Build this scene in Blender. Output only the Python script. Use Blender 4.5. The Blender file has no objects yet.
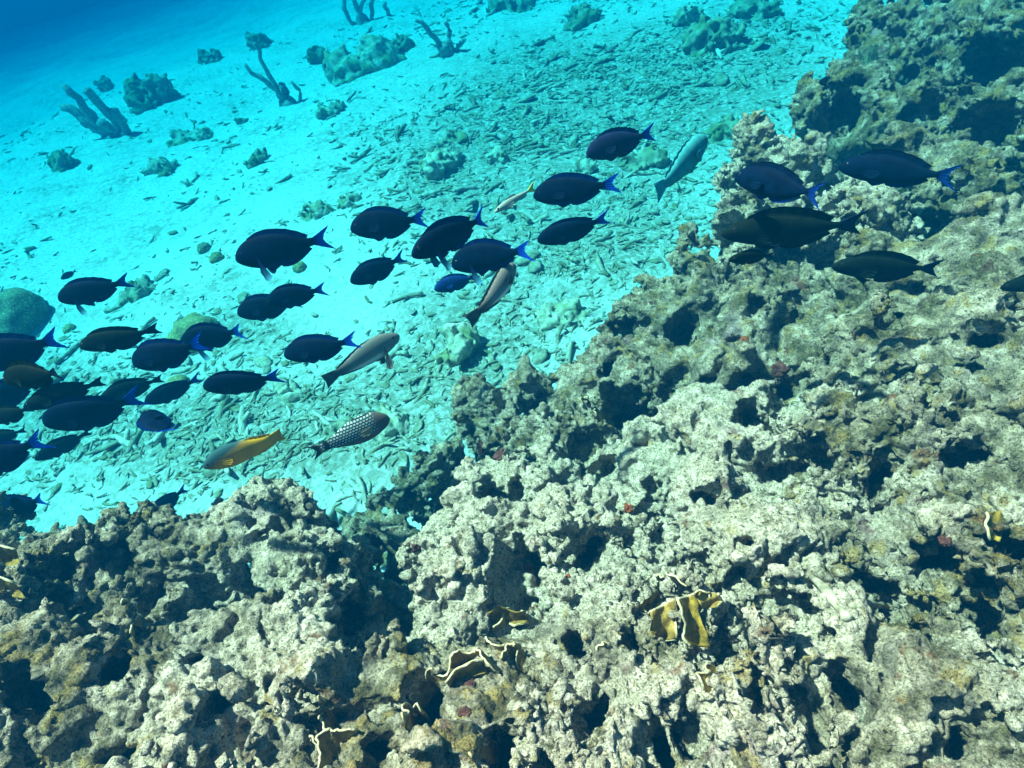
import bpy, math, random, time
import numpy as np
import openvdb as vdb
from mathutils import Matrix, Vector
from mathutils.bvhtree import BVHTree

random.seed(7)
T0 = time.time()
RNG = np.random.default_rng(11)
scene = bpy.context.scene
C = scene.collection

# ------------------------------------------------------------------ camera
W, H, F = 1024, 768, 610.0
# the sea bed seen through the lens: 1/depth = PA + PB*x + PC*y
PA, PB, PC = 0.045, 0.00015, 0.00054
nv = np.array([F * PB, F * PC, PA + W / 2 * PB + H / 2 * PC])
CAM_H = 1.0 / np.linalg.norm(nv)
down = nv / np.linalg.norm(nv)
Zw = -down
Yw = np.array([0, 0, 1.0]) - down[2] * down
Yw /= np.linalg.norm(Yw)
Xw = np.cross(Yw, Zw)
R = np.stack([Xw, Yw, Zw])                       # lens (right, down, forward) -> world
CAM = np.array([0, 0, CAM_H])


def at(px, py, depth):
    return CAM + R @ (np.array([(px - W / 2) / F, (py - H / 2) / F, 1.0]) * depth)


def ray(px, py):
    return R @ np.array([(px - W / 2) / F, (py - H / 2) / F, 1.0])


def sand_depth(px, py):
    return 1.0 / (PA + PB * px + PC * py)


cd = bpy.data.cameras.new('camera')
cam = bpy.data.objects.new('camera', cd)
C.objects.link(cam)
cd.sensor_width = 36.0
cd.lens = 36.0 * F / W
cd.clip_start = 0.02
cd.clip_end = 500.0
r_, u_, b_ = R @ np.array([1., 0, 0]), R @ np.array([0, -1., 0]), R @ np.array([0, 0, -1.])
cam.matrix_world = Matrix(((r_[0], u_[0], b_[0], CAM[0]), (r_[1], u_[1], b_[1], CAM[1]), (r_[2], u_[2], b_[2], CAM[2]), (0, 0, 0, 1)))
scene.camera = cam

# ------------------------------------------------------------------ light
SUN_EL, SUN_AZ = math.radians(65), math.radians(292)   # azimuth: compass angle from +Y, clockwise
wd = bpy.data.worlds.new('World')
scene.world = wd
wd.use_nodes = True
wn = wd.node_tree
sky = wn.nodes.new('ShaderNodeTexSky')
sky.sky_type = 'NISHITA'
sky.sun_disc = False
sky.sun_elevation = SUN_EL
sky.sun_rotation = SUN_AZ
sky.air_density = 0.25
sky.dust_density = 0.6
sky.ozone_density = 0.0
bg = wn.nodes['Background']
bg.inputs['Strength'].default_value = 0.05
wn.links.new(sky.outputs[0], bg.inputs['Color'])
sd = bpy.data.lights.new('sun', 'SUN')
sd.energy = 5.0
sd.angle = math.radians(1.5)
sd.color = (1.0, 0.45, 0.36)
sun = bpy.data.objects.new('sun', sd)
C.objects.link(sun)
sdir = Vector((math.sin(SUN_AZ) * math.cos(SUN_EL), math.cos(SUN_AZ) * math.cos(SUN_EL), math.sin(SUN_EL)))
sun.rotation_euler = sdir.to_track_quat('Z', 'Y').to_euler()
sun.location = sdir * 20
vs = scene.view_settings
vs.view_transform = 'Standard'
vs.look = 'None'
vs.gamma = 1.0
vs.use_curve_mapping = False
vs.exposure = 3.02
scene.cycles.use_denoising = True
scene.cycles.max_bounces = 6
scene.cycles.volume_bounces = 0

# water: what is left of the light after each metre
WATER_SCATTER = (0.000, 0.0125, 0.0290)
WATER_ABSORB = (0.56, 0.108, 0.066)


# ------------------------------------------------------------------ numpy noise
def _hash(ix, iy, iz, seed):
    h = (ix.astype(np.uint32) * np.uint32(374761393) + iy.astype(np.uint32) * np.uint32(668265263)
         + iz.astype(np.uint32) * np.uint32(2147483647) + np.uint32(seed * 974711 + 12345))
    h = (h ^ (h >> np.uint32(13))) * np.uint32(1274126177)
    h = (h ^ (h >> np.uint32(16))) * np.uint32(2246822519)
    return h ^ (h >> np.uint32(15))


def perlin(p, seed=0):
    p = np.asarray(p, np.float32)
    i = np.floor(p).astype(np.int32)
    f = p - i
    u = f * f * f * (f * (f * 6 - 15) + 10)
    out = 0
    for dx in (0, 1):
        wx = u[:, 0] if dx else 1 - u[:, 0]
        for dy in (0, 1):
            wy = u[:, 1] if dy else 1 - u[:, 1]
            for dz in (0, 1):
                wz = u[:, 2] if dz else 1 - u[:, 2]
                h = _hash(i[:, 0] + dx, i[:, 1] + dy, i[:, 2] + dz, seed)
                gx = ((h & np.uint32(255)).astype(np.float32) - 127.5) / 127.5
                gy = (((h >> np.uint32(8)) & np.uint32(255)).astype(np.float32) - 127.5) / 127.5
                gz = (((h >> np.uint32(16)) & np.uint32(255)).astype(np.float32) - 127.5) / 127.5
                out = out + wx * wy * wz * (gx * (f[:, 0] - dx) + gy * (f[:, 1] - dy) + gz * (f[:, 2] - dz))
    return out * 1.2


def worley(p, seed=0, two=False):
    """distance to the nearest cell point, and that cell's random number"""
    p = np.asarray(p, np.float32)
    i = np.floor(p).astype(np.int32)
    f = p - i
    n = len(p)
    best = np.full(n, 9.0, np.float32)
    sec = np.full(n, 9.0, np.float32)
    rid = np.zeros(n, np.float32)
    for dx in (-1, 0, 1):
        for dy in (-1, 0, 1):
            for dz in (-1, 0, 1):
                h = _hash(i[:, 0] + dx, i[:, 1] + dy, i[:, 2] + dz, seed)
                qx = (h & np.uint32(1023)).astype(np.float32) / 1023 + dx - f[:, 0]
                qy = ((h >> np.uint32(10)) & np.uint32(1023)).astype(np.float32) / 1023 + dy - f[:, 1]
                qz = ((h >> np.uint32(20)) & np.uint32(1023)).astype(np.float32) / 1023 + dz - f[:, 2]
                d = qx * qx + qy * qy + qz * qz
                m = d < best
                if two:
                    sec = np.where(m, best, np.minimum(sec, d))
                best = np.where(m, d, best)
                rid = np.where(m, ((h * np.uint32(2654435761)) >> np.uint32(8)).astype(np.float32) / 16777216.0, rid)
    if two:
        return np.sqrt(best), np.sqrt(sec), rid
    return np.sqrt(best), rid


# ------------------------------------------------------------------ mesh helpers
def mesh_from(verts, faces, name, smooth=True):
    verts = np.ascontiguousarray(verts, np.float32)
    me = bpy.data.meshes.new(name)
    if isinstance(faces, np.ndarray):
        k = faces.shape[1]
        me.vertices.add(len(verts))
        me.vertices.foreach_set('co', verts.ravel())
        me.loops.add(faces.size)
        me.loops.foreach_set('vertex_index', np.ascontiguousarray(faces, np.int32).ravel())
        me.polygons.add(len(faces))
        me.polygons.foreach_set('loop_start', np.arange(0, faces.size, k, dtype=np.int32))
        me.update(calc_edges=True)
    else:
        me.from_pydata([tuple(v) for v in verts], [], faces)
        me.update()
    if smooth:
        me.polygons.foreach_set('use_smooth', np.ones(len(me.polygons), bool))
    return me


def link(name, me, mat=None, parent=None, **props):
    o = bpy.data.objects.new(name, me)
    C.objects.link(o)
    if mat is not None and me is not None and len(me.materials) == 0:
        me.materials.append(mat)
    if parent is not None:
        o.parent = parent
    for k, v in props.items():
        if v is not None:
            o[k] = v
    return o


def empty(name, loc=(0, 0, 0), **props):
    o = bpy.data.objects.new(name, None)
    o.empty_display_size = 0.05
    C.objects.link(o)
    o.location = loc
    for k, v in props.items():
        if v is not None:
            o[k] = v
    return o


def co_of(me):
    a = np.empty(len(me.vertices) * 3, np.float32)
    me.vertices.foreach_get('co', a)
    return a.reshape(-1, 3)


def normals_of(me):
    a = np.empty(len(me.vertices) * 3, np.float32)
    me.vertex_normals.foreach_get('vector', a)
    return a.reshape(-1, 3)


def set_co(me, co):
    me.vertices.foreach_set('co', np.ascontiguousarray(co, np.float32).ravel())
    me.update()


def subdivide(me, levels):
    if levels == 0:
        return me
    o = bpy.data.objects.new('tmp', me)
    C.objects.link(o)
    m = o.modifiers.new('s', 'SUBSURF')
    m.levels = m.render_levels = levels
    dg = bpy.context.evaluated_depsgraph_get()
    out = bpy.data.meshes.new_from_object(o.evaluated_get(dg))
    bpy.data.objects.remove(o)
    bpy.data.meshes.remove(me)
    return out


# ------------------------------------------------------------------ materials
def mat(name):
    m = bpy.data.materials.new(name)
    m.use_nodes = True
    nt = m.node_tree
    return m, nt, nt.nodes['Principled BSDF']


def N(nt, kind, **inp):
    n = nt.nodes.new(kind)
    for k, v in inp.items():
        if k in n.inputs:
            n.inputs[k].default_value = v
        else:
            setattr(n, k, v)
    return n


def ramp(nt, fac, stops):
    r = nt.nodes.new('ShaderNodeValToRGB')
    el = r.color_ramp.elements
    while len(el) < len(stops):
        el.new(0.5)
    for e, (p, c) in zip(el, stops):
        e.position = p
        e.color = (*c, 1) if len(c) == 3 else c
    nt.links.new(fac, r.inputs[0])
    return r.outputs[0]


def mix(nt, fac, a, b, blend='MIX'):
    n = nt.nodes.new('ShaderNodeMix')
    n.data_type = 'RGBA'
    n.blend_type = blend
    for s, v in ((n.inputs[0], fac), (n.inputs[6], a), (n.inputs[7], b)):
        if hasattr(v, 'is_output'):
            nt.links.new(v, s)
        elif isinstance(v, (int, float)):
            s.default_value = v
        else:
            s.default_value = (*v, 1)
    return n.outputs[2]


def math_node(nt, op, a, b=0.0, clamp=False):
    n = nt.nodes.new('ShaderNodeMath')
    n.operation = op
    n.use_clamp = clamp
    for s, v in zip(n.inputs, (a, b)):
        if hasattr(v, 'is_output'):
            nt.links.new(v, s)
        else:
            s.default_value = v
    return n.outputs[0]


def noise(nt, vec, scale, detail=4.0, rough=0.55, out=0):
    n = N(nt, 'ShaderNodeTexNoise', Scale=scale, Detail=detail, Roughness=rough)
    nt.links.new(vec, n.inputs['Vector'])
    return n.outputs[out]


def voro(nt, vec, scale, feature='F1', rand=1.0):
    n = N(nt, 'ShaderNodeTexVoronoi', Scale=scale, Randomness=rand)
    n.feature = feature
    nt.links.new(vec, n.inputs['Vector'])
    return n


def bump(nt, bsdf, layers):
    prev = None
    for hgt, dist, strength in layers:
        b = N(nt, 'ShaderNodeBump', Strength=strength, Distance=dist)
        nt.links.new(hgt, b.inputs['Height'])
        if prev is not None:
            nt.links.new(prev, b.inputs['Normal'])
        prev = b.outputs[0]
    nt.links.new(prev, bsdf.inputs['Normal'])


def geo_pos(nt):
    return nt.nodes.new('ShaderNodeNewGeometry').outputs['Position']


def obj_pos(nt):
    return nt.nodes.new('ShaderNodeTexCoord').outputs['Object']


def reef_material():
    m, nt, b = mat('reef_limestone')
    p = geo_pos(nt)
    info = nt.nodes.new('ShaderNodeObjectInfo')
    sep = nt.nodes.new('ShaderNodeSeparateColor')
    nt.links.new(info.outputs['Color'], sep.inputs[0])
    pale = sep.outputs[0]                      # how bleached this rock is
    olive = sep.outputs[1]                     # how much turf has grown on it
    big = noise(nt, p, 5.0, 5, 0.6)
    mid = noise(nt, p, 19.0, 6, 0.65)
    fine = noise(nt, p, 85.0, 5, 0.7)
    base = ramp(nt, mid, [(0.33, (0.10, 0.088, 0.045)), (0.45, (0.34, 0.28, 0.16)), (0.55, (0.66, 0.54, 0.35)), (0.64, (0.88, 0.76, 0.55))])
    lil = ramp(nt, noise(nt, p, 9.0, 3), [(0.45, (0.62, 0.57, 0.46)), (0.62, (0.50, 0.47, 0.50))])
    base = mix(nt, 0.22, base, lil)
    white = ramp(nt, fine, [(0.36, (0.56, 0.46, 0.30)), (0.50, (0.92, 0.80, 0.62))])
    wf = ramp(nt, math_node(nt, 'ADD', big, math_node(nt, 'MULTIPLY', math_node(nt, 'SUBTRACT', pale, 0.5), 0.42)), [(0.46, (0, 0, 0)), (0.60, (0.85, 0.85, 0.85))])
    base = mix(nt, wf, base, white)
    turf = ramp(nt, noise(nt, p, 42.0, 6, 0.7), [(0.35, (0.035, 0.036, 0.014)), (0.52, (0.13, 0.115, 0.04)), (0.68, (0.30, 0.245, 0.09))])
    tf = ramp(nt, math_node(nt, 'ADD', noise(nt, p, 11.0, 7, 0.7), math_node(nt, 'MULTIPLY', math_node(nt, 'SUBTRACT', olive, 0.5), 0.4)), [(0.52, (0, 0, 0)), (0.64, (0.85, 0.85, 0.85))])
    base = mix(nt, tf, base, turf)
    rust = ramp(nt, noise(nt, p, 14.0, 3, 0.6), [(0.63, (0, 0, 0)), (0.70, (0.8, 0.8, 0.8))])
    base = mix(nt, rust, base, ramp(nt, fine, [(0.4, (0.22, 0.075, 0.035)), (0.6, (0.36, 0.20, 0.07))]))
    pk = ramp(nt, noise(nt, p, 7.0, 5, 0.6), [(0.62, (0, 0, 0)), (0.70, (0.6, 0.6, 0.6))])
    base = mix(nt, pk, base, (0.50, 0.36, 0.37))
    gold = ramp(nt, math_node(nt, 'ADD', noise(nt, p, 16.0, 4, 0.6), math_node(nt, 'MULTIPLY', math_node(nt, 'SUBTRACT', olive, 0.5), 0.25)), [(0.58, (0, 0, 0)), (0.66, (0.75, 0.75, 0.75))])
    base = mix(nt, gold, base, (0.46, 0.33, 0.10))
    # bored pits, the shade inside them painted into the rock colour
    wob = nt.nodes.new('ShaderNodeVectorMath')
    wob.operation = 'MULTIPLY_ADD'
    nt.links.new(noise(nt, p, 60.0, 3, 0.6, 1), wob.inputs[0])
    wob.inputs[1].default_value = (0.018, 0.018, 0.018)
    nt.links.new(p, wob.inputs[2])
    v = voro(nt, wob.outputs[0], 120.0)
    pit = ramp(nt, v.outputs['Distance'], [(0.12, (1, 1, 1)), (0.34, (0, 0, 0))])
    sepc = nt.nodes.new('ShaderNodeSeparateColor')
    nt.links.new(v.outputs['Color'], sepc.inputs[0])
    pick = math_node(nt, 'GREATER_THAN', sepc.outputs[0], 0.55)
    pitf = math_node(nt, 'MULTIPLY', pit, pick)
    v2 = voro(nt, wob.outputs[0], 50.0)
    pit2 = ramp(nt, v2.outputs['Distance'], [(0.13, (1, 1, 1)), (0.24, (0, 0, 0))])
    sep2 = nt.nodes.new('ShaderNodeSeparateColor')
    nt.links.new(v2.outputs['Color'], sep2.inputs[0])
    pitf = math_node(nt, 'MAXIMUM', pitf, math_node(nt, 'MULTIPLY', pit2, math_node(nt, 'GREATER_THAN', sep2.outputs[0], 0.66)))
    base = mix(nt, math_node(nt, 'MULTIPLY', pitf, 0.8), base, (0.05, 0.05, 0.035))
    var = ramp(nt, noise(nt, p, 34.0, 5, 0.7), [(0.36, (0.22, 0.22, 0.17)), (0.48, (0.70, 0.70, 0.64)), (0.58, (1, 1, 1))])
    base = mix(nt, 0.55, base, var, 'MULTIPLY')
    sp = ramp(nt, noise(nt, p, 210.0, 4, 0.75), [(0.36, (0.34, 0.33, 0.27)), (0.52, (1, 1, 1))])
    base = mix(nt, 1.0, base, sp, 'MULTIPLY')
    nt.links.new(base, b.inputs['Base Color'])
    b.inputs['Roughness'].default_value = 0.9
    b.inputs['Specular IOR Level'].default_value = 0.15
    bump(nt, b, [(mid, 0.04, 0.6), (fine, 0.026, 0.9), (math_node(nt, 'SUBTRACT', 1.0, pitf), 0.008, 1.0), (noise(nt, p, 240.0, 3, 0.7), 0.008, 0.9)])
    return m


def sand_material():
    m, nt, b = mat('coral_sand')
    p = geo_pos(nt)
    a = noise(nt, p, 1.6, 6, 0.6)
    f = noise(nt, p, 38.0, 6, 0.7)
    col = ramp(nt, f, [(0.32, (0.40, 0.40, 0.34)), (0.45, (0.66, 0.67, 0.62)), (0.60, (0.78, 0.79, 0.74))])
    dirt = ramp(nt, noise(nt, p, 14.0, 8, 0.75), [(0.45, (0, 0, 0)), (0.60, (1, 1, 1))])
    film = ramp(nt, a, [(0.42, (0, 0, 0)), (0.62, (0.75, 0.75, 0.75))])
    col = mix(nt, math_node(nt, 'MULTIPLY', dirt, film), col, (0.27, 0.26, 0.17))
    gr = nt.nodes.new('ShaderNodeAttribute')
    gr.attribute_name = 'gravel'
    speck = ramp(nt, noise(nt, p, 26.0, 6, 0.75), [(0.40, (0.25, 0.25, 0.25)), (0.56, (1, 1, 1))])
    col = mix(nt, math_node(nt, 'MULTIPLY', gr.outputs['Fac'], speck), col, (0.25, 0.245, 0.17))
    nt.links.new(col, b.inputs['Base Color'])
    b.inputs['Roughness'].default_value = 1.0
    b.inputs['Specular IOR Level'].default_value = 0.05
    bump(nt, b, [(noise(nt, p, 9.0, 8, 0.7), 0.08, 0.7), (f, 0.025, 0.8)])
    return m


def stone_material(name, dark, light, scale=30.0, green=None, b_strength=0.7, local=False, rand=True):
    m, nt, b = mat(name)
    p = obj_pos(nt) if local else geo_pos(nt)
    n1 = noise(nt, p, scale, 6, 0.65)
    col = ramp(nt, n1, [(0.33, dark), (0.62, light)])
    if green:
        col = mix(nt, ramp(nt, noise(nt, p, scale * 0.35, 5), [(0.48, (0, 0, 0)), (0.62, (0.9, 0.9, 0.9))]), col, green)
    if rand:
        info = nt.nodes.new('ShaderNodeObjectInfo')
        k = ramp(nt, info.outputs['Random'], [(0.0, (0.6, 0.6, 0.55)), (1.0, (1.0, 1.0, 1.0))])
        col = mix(nt, 1.0, col, k, 'MULTIPLY')
    nt.links.new(col, b.inputs['Base Color'])
    b.inputs['Roughness'].default_value = 0.92
    b.inputs['Specular IOR Level'].default_value = 0.1
    bump(nt, b, [(noise(nt, p, scale * 3, 4, 0.7), 0.012, b_strength)])
    return m


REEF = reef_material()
SAND = sand_material()
RUBBLE = stone_material('rubble_limestone', (0.15, 0.145, 0.09), (0.50, 0.48, 0.37), 26, (0.20, 0.20, 0.10))
RUBBLE_PALE = stone_material('bleached_rubble', (0.30, 0.28, 0.20), (0.72, 0.69, 0.58), 30)
CLUMP = stone_material('turf_coral', (0.10, 0.105, 0.06), (0.36, 0.35, 0.24), 14, (0.18, 0.20, 0.08), rand=False)
CLUMP_TAN = stone_material('tan_coral', (0.20, 0.19, 0.12), (0.54, 0.51, 0.39), 20, (0.22, 0.23, 0.10), rand=False)


def brain_material(name, a, c):
    m, nt, b = mat(name)
    p = obj_pos(nt)
    wob = nt.nodes.new('ShaderNodeVectorMath')
    wob.operation = 'MULTIPLY_ADD'
    nt.links.new(noise(nt, p, 22.0, 3, 0.6, 1), wob.inputs[0])
    wob.inputs[1].default_value = (0.05, 0.05, 0.05)
    nt.links.new(p, wob.inputs[2])
    v = voro(nt, wob.outputs[0], 42.0, 'DISTANCE_TO_EDGE')
    col = ramp(nt, v.outputs['Distance'], [(0.0, a), (0.35, c)])
    col = mix(nt, ramp(nt, noise(nt, p, 9.0, 4), [(0.4, (0, 0, 0)), (0.7, (0.7, 0.7, 0.7))]), col, tuple(x * 0.6 for x in a))
    nt.links.new(col, b.inputs['Base Color'])
    b.inputs['Roughness'].default_value = 0.9
    bump(nt, b, [(v.outputs['Distance'], 0.01, 0.6)])
    return m


BRAIN = brain_material('mustard_brain_coral', (0.17, 0.15, 0.05), (0.42, 0.36, 0.14))
BRAIN_DARK = brain_material('green_brain_coral', (0.10, 0.10, 0.045), (0.34, 0.32, 0.17))

# ------------------------------------------------------------------ sea bed
DENSE = [(650, 110, 160, 70), (470, 170, 110, 60), (600, 240, 110, 60), (390, 430, 90, 55), (250, 330, 60, 30), (480, 330, 90, 50), (730, 60, 70, 50), (250, 420, 60, 40), (560, 80, 90, 40), (190, 440, 130, 50), (60, 400, 70, 50), (430, 400, 70, 45)]


def bed_height(x, y):
    p = np.stack([x, y, np.zeros_like(x)], -1)
    h = 0.05 * perlin(p * 0.9, 3) + 0.10 * perlin(p * 0.33, 4)
    h += 0.022 * perlin(p * 3.1, 5) + 0.010 * perlin(p * 8.3, 6)
    d = np.hypot(x, y)
    # the slope breaks off into deep water on the seaward side
    q = np.clip((-0.50 * x + 0.87 * y) - 8.5, 0, None)
    drop = np.where(q < 3, q * q * 0.0105, 0.063 * q - 0.0945)
    return h * np.clip(d / 2.0, 0.4, 1.6) - np.minimum(drop, 9.0 + 0 * q)


def build_bed():
    na, nr = 400, 220
    ang = np.linspace(-math.pi, math.pi, na, endpoint=False)
    ang = ang - 0.45 * np.sin(ang)                    # finer towards +Y
    rr = 0.12 * (44.0 / 0.12) ** np.linspace(0, 1, nr)
    A, Q = np.meshgrid(ang, rr)
    x, y = (np.sin(A) * Q).ravel(), (np.cos(A) * Q).ravel()
    z = bed_height(x, y)
    idx = np.arange(na * nr).reshape(nr, na)
    nxt = np.roll(idx, -1, 1)
    f = np.stack([idx[:-1], idx[1:], nxt[1:], nxt[:-1]], -1).reshape(-1, 4)
    v = np.stack([x, y, z], -1)
    f = f[:, ::-1]
    me = mesh_from(v, f, 'seabed')
    # where broken coral gravel has collected and darkens the sand
    q = (v - CAM) @ R
    z = np.maximum(q[:, 2], 0.3)
    px, py = q[:, 0] / z * F + W / 2, q[:, 1] / z * F + H / 2
    g = np.zeros(len(v))
    for gx_, gy_, ga, gb in DENSE:
        g += np.exp(-((px - gx_) / ga) ** 2 - ((py - gy_) / gb) ** 2)
    g = np.clip(g * 1.0, 0, 0.92) * (q[:, 2] > 1.0)
    at_ = me.attributes.new('gravel', 'FLOAT', 'POINT')
    at_.data.foreach_set('value', g.astype(np.float32))
    return link('seabed', me, SAND, kind='structure')


bed = build_bed()
bed_bvh = BVHTree.FromObject(bed, bpy.context.evaluated_depsgraph_get())


def on_bed(px, py):
    d = Vector(ray(px, py))
    hit = bed_bvh.ray_cast(Vector(CAM), d)
    return np.array(hit[0]) if hit[0] is not None else at(px, py, sand_depth(px, py))


# ------------------------------------------------------------------ reef rocks
def capsule_sdf(P, blobs, k=0.06):
    """each blob: a ball carried by a column that widens down into the sea bed"""
    out = None
    for (cx, cy, cz, r) in blobs:
        dz = np.clip(cz - P[:, 2], 0, None)
        up = np.clip(P[:, 2] - cz, 0, None)
        rad = np.sqrt((P[:, 0] - cx) ** 2 + (P[:, 1] - cy) ** 2 + up ** 2)
        d = rad - r * (1 + 0.18 * np.clip(dz / max(cz, .2), 0, 1))
        out = d if out is None else np.minimum(out, d) - np.clip(k - np.abs(out - d), 0, None) ** 2 / (4 * k)
    return out


def blob_world(blobs, sink=0.75):
    o = []
    for (px, py, dep, r) in blobs:
        q = at(px, py, dep)
        v = ray(px, py)
        v = v / np.linalg.norm(v)
        dirn = 0.5 * v + 0.5 * np.array([0, 0, -1.])
        dirn /= np.linalg.norm(dirn)
        c = q + dirn * r * sink
        o.append((c[0], c[1], c[2], r))
    return o


def coarse_grid(base_fn, fine_fn, lo, hi, step):
    n = (np.ceil((hi - lo) / step).astype(int) + 1)
    ax = [lo[i] + np.arange(n[i]) * step for i in range(3)]
    G = np.stack(np.meshgrid(*ax, indexing='ij'), -1).reshape(-1, 3).astype(np.float32)
    base = base_fn(G)
    near = np.abs(base) < 0.24
    D = np.clip(base, -0.3, 0.3)
    D[near] = fine_fn(G[near], base[near])
    return D.reshape(n)


def to_quads(D, lo, vox):
    g = vdb.FloatGrid(background=1.0)
    g.copyFromArray(np.clip(D, -0.3, 0.3))
    pts, tr, qd = g.convertToPolygons(isovalue=0.0, adaptivity=0.0)
    return pts * vox + lo, qd


def refine(Dc, base_fn, fine_fn, lo, vox, s, want):
    """upsample the coarse field s times and work the surface out again where somebody could see it"""
    n = np.array(Dc.shape)
    nf = (n - 1) * s + 1
    for axis in range(3):
        m = Dc.shape[axis]
        t = np.arange((m - 1) * s + 1) / s
        i0 = np.minimum(t.astype(int), m - 2)
        w = (t - i0).astype(np.float32)
        shp = [1, 1, 1]
        shp[axis] = -1
        w = w.reshape(shp)
        Dc = np.take(Dc, i0, axis) * (1 - w) + np.take(Dc, i0 + 1, axis) * w
    flat = Dc.reshape(-1).astype(np.float32)
    idx = np.nonzero(np.abs(flat) < 0.7 * s * vox)[0]
    P = (lo + np.stack(np.unravel_index(idx, nf), -1) * vox).astype(np.float32)
    k = want(P)
    idx, P = idx[k], P[k]
    flat[idx] = fine_fn(P, base_fn(P))
    return flat.reshape(nf)


class Seen:
    """which points can be seen from about here: the photograph's place and a step to each side"""
    def __init__(self, clouds, wide=1.45, res=200):
        self.views = [CAM, CAM + np.array([0.5, 0, 0.1]), CAM + np.array([-0.5, 0, 0.1]), CAM + np.array([0, 0.25, 0.25])]
        self.wide, self.nx, self.ny = wide, res, int(res * .75)
        self.buf = []
        P = np.vstack(clouds)
        for v in self.views:
            b = np.full(self.nx * self.ny, 99.0)
            ok, k, z = self.project(P, v)
            np.minimum.at(b, k[ok], z[ok])
            self.buf.append(b)

    def project(self, P, v):
        q = (P - v) @ R
        z = np.maximum(q[:, 2], 1e-3)
        ix = ((q[:, 0] / z * F / W / self.wide + 0.5) * self.nx)
        iy = ((q[:, 1] / z * F / H / self.wide + 0.5) * self.ny)
        ok = (q[:, 2] > 0.05) & (ix >= 0) & (ix < self.nx) & (iy >= 0) & (iy < self.ny)
        k = np.clip(iy.astype(int), 0, self.ny - 1) * self.nx + np.clip(ix.astype(int), 0, self.nx - 1)
        return ok, k, z

    def __call__(self, P, tol=0.07):
        out = np.zeros(len(P), bool)
        for v, b in zip(self.views, self.buf):
            ok, k, z = self.project(P, v)
            out |= ok & (z < b[k] + tol)
        return out


def drop_small_islands(pts, qd, least=400):
    lab = np.arange(len(pts))
    while True:
        m = lab[qd].min(1)
        new = lab.copy()
        for c in range(4):
            np.minimum.at(new, qd[:, c], m)
        new = new[new]
        if (new == lab).all():
            break
        lab = new
    cnt = np.bincount(lab, minlength=len(pts))
    return qd[cnt[lab][qd[:, 0]] >= least]


def reef_field(bl, amp=1.0, holes=1.0, freq=1.0):
    def base_fn(P):
        return capsule_sdf(P, bl)

    def fine_fn(P, d):
        Q = P * freq
        wp = Q + 0.04 * np.stack([perlin(Q * 6.0, 40 + k) for k in range(3)], -1)
        r = 0.105 * perlin(wp * 4.2, 21) + 0.07 * perlin(wp * 9.5, 22) + 0.03 * perlin(Q * 23.0, 24)
        f1, rid = worley(wp * 8.0, 23)
        patch = np.clip(0.75 + 1.3 * perlin(Q * 3.0, 27), 0.25, 1.3)
        r = r + patch * 0.105 * (f1 - 0.52)
        f4, r4 = worley(wp * 17.0, 28)
        r = r + patch * 0.042 * (f4 - 0.5)
        cr = np.clip(1 - 7.0 * np.abs(perlin(wp * 6.5, 29)), 0, 1)
        r = r + 0.045 * cr * cr
        d = d + amp / freq * r
        # bored and broken hollows
        f2, r2 = worley(wp * np.array([5.0, 5.0, 4.0], np.float32), 25)
        skin = d > -0.06
        rad = np.where(r2 > 0.35, 0.14 + 0.22 * (r2 - 0.35) / 0.65, 0) * holes
        d = np.where(skin, np.maximum(d, (rad - f2) / 5.0 / freq), d)
        f3, r3 = worley(wp * 11.0, 26)
        rad = np.where(r3 > 0.55, 0.18 + 0.2 * (r3 - 0.55) / 0.45, 0) * holes
        return np.where(skin, np.maximum(d, (rad - f3) / 11.0 / freq), d)
    return base_fn, fine_fn


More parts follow.
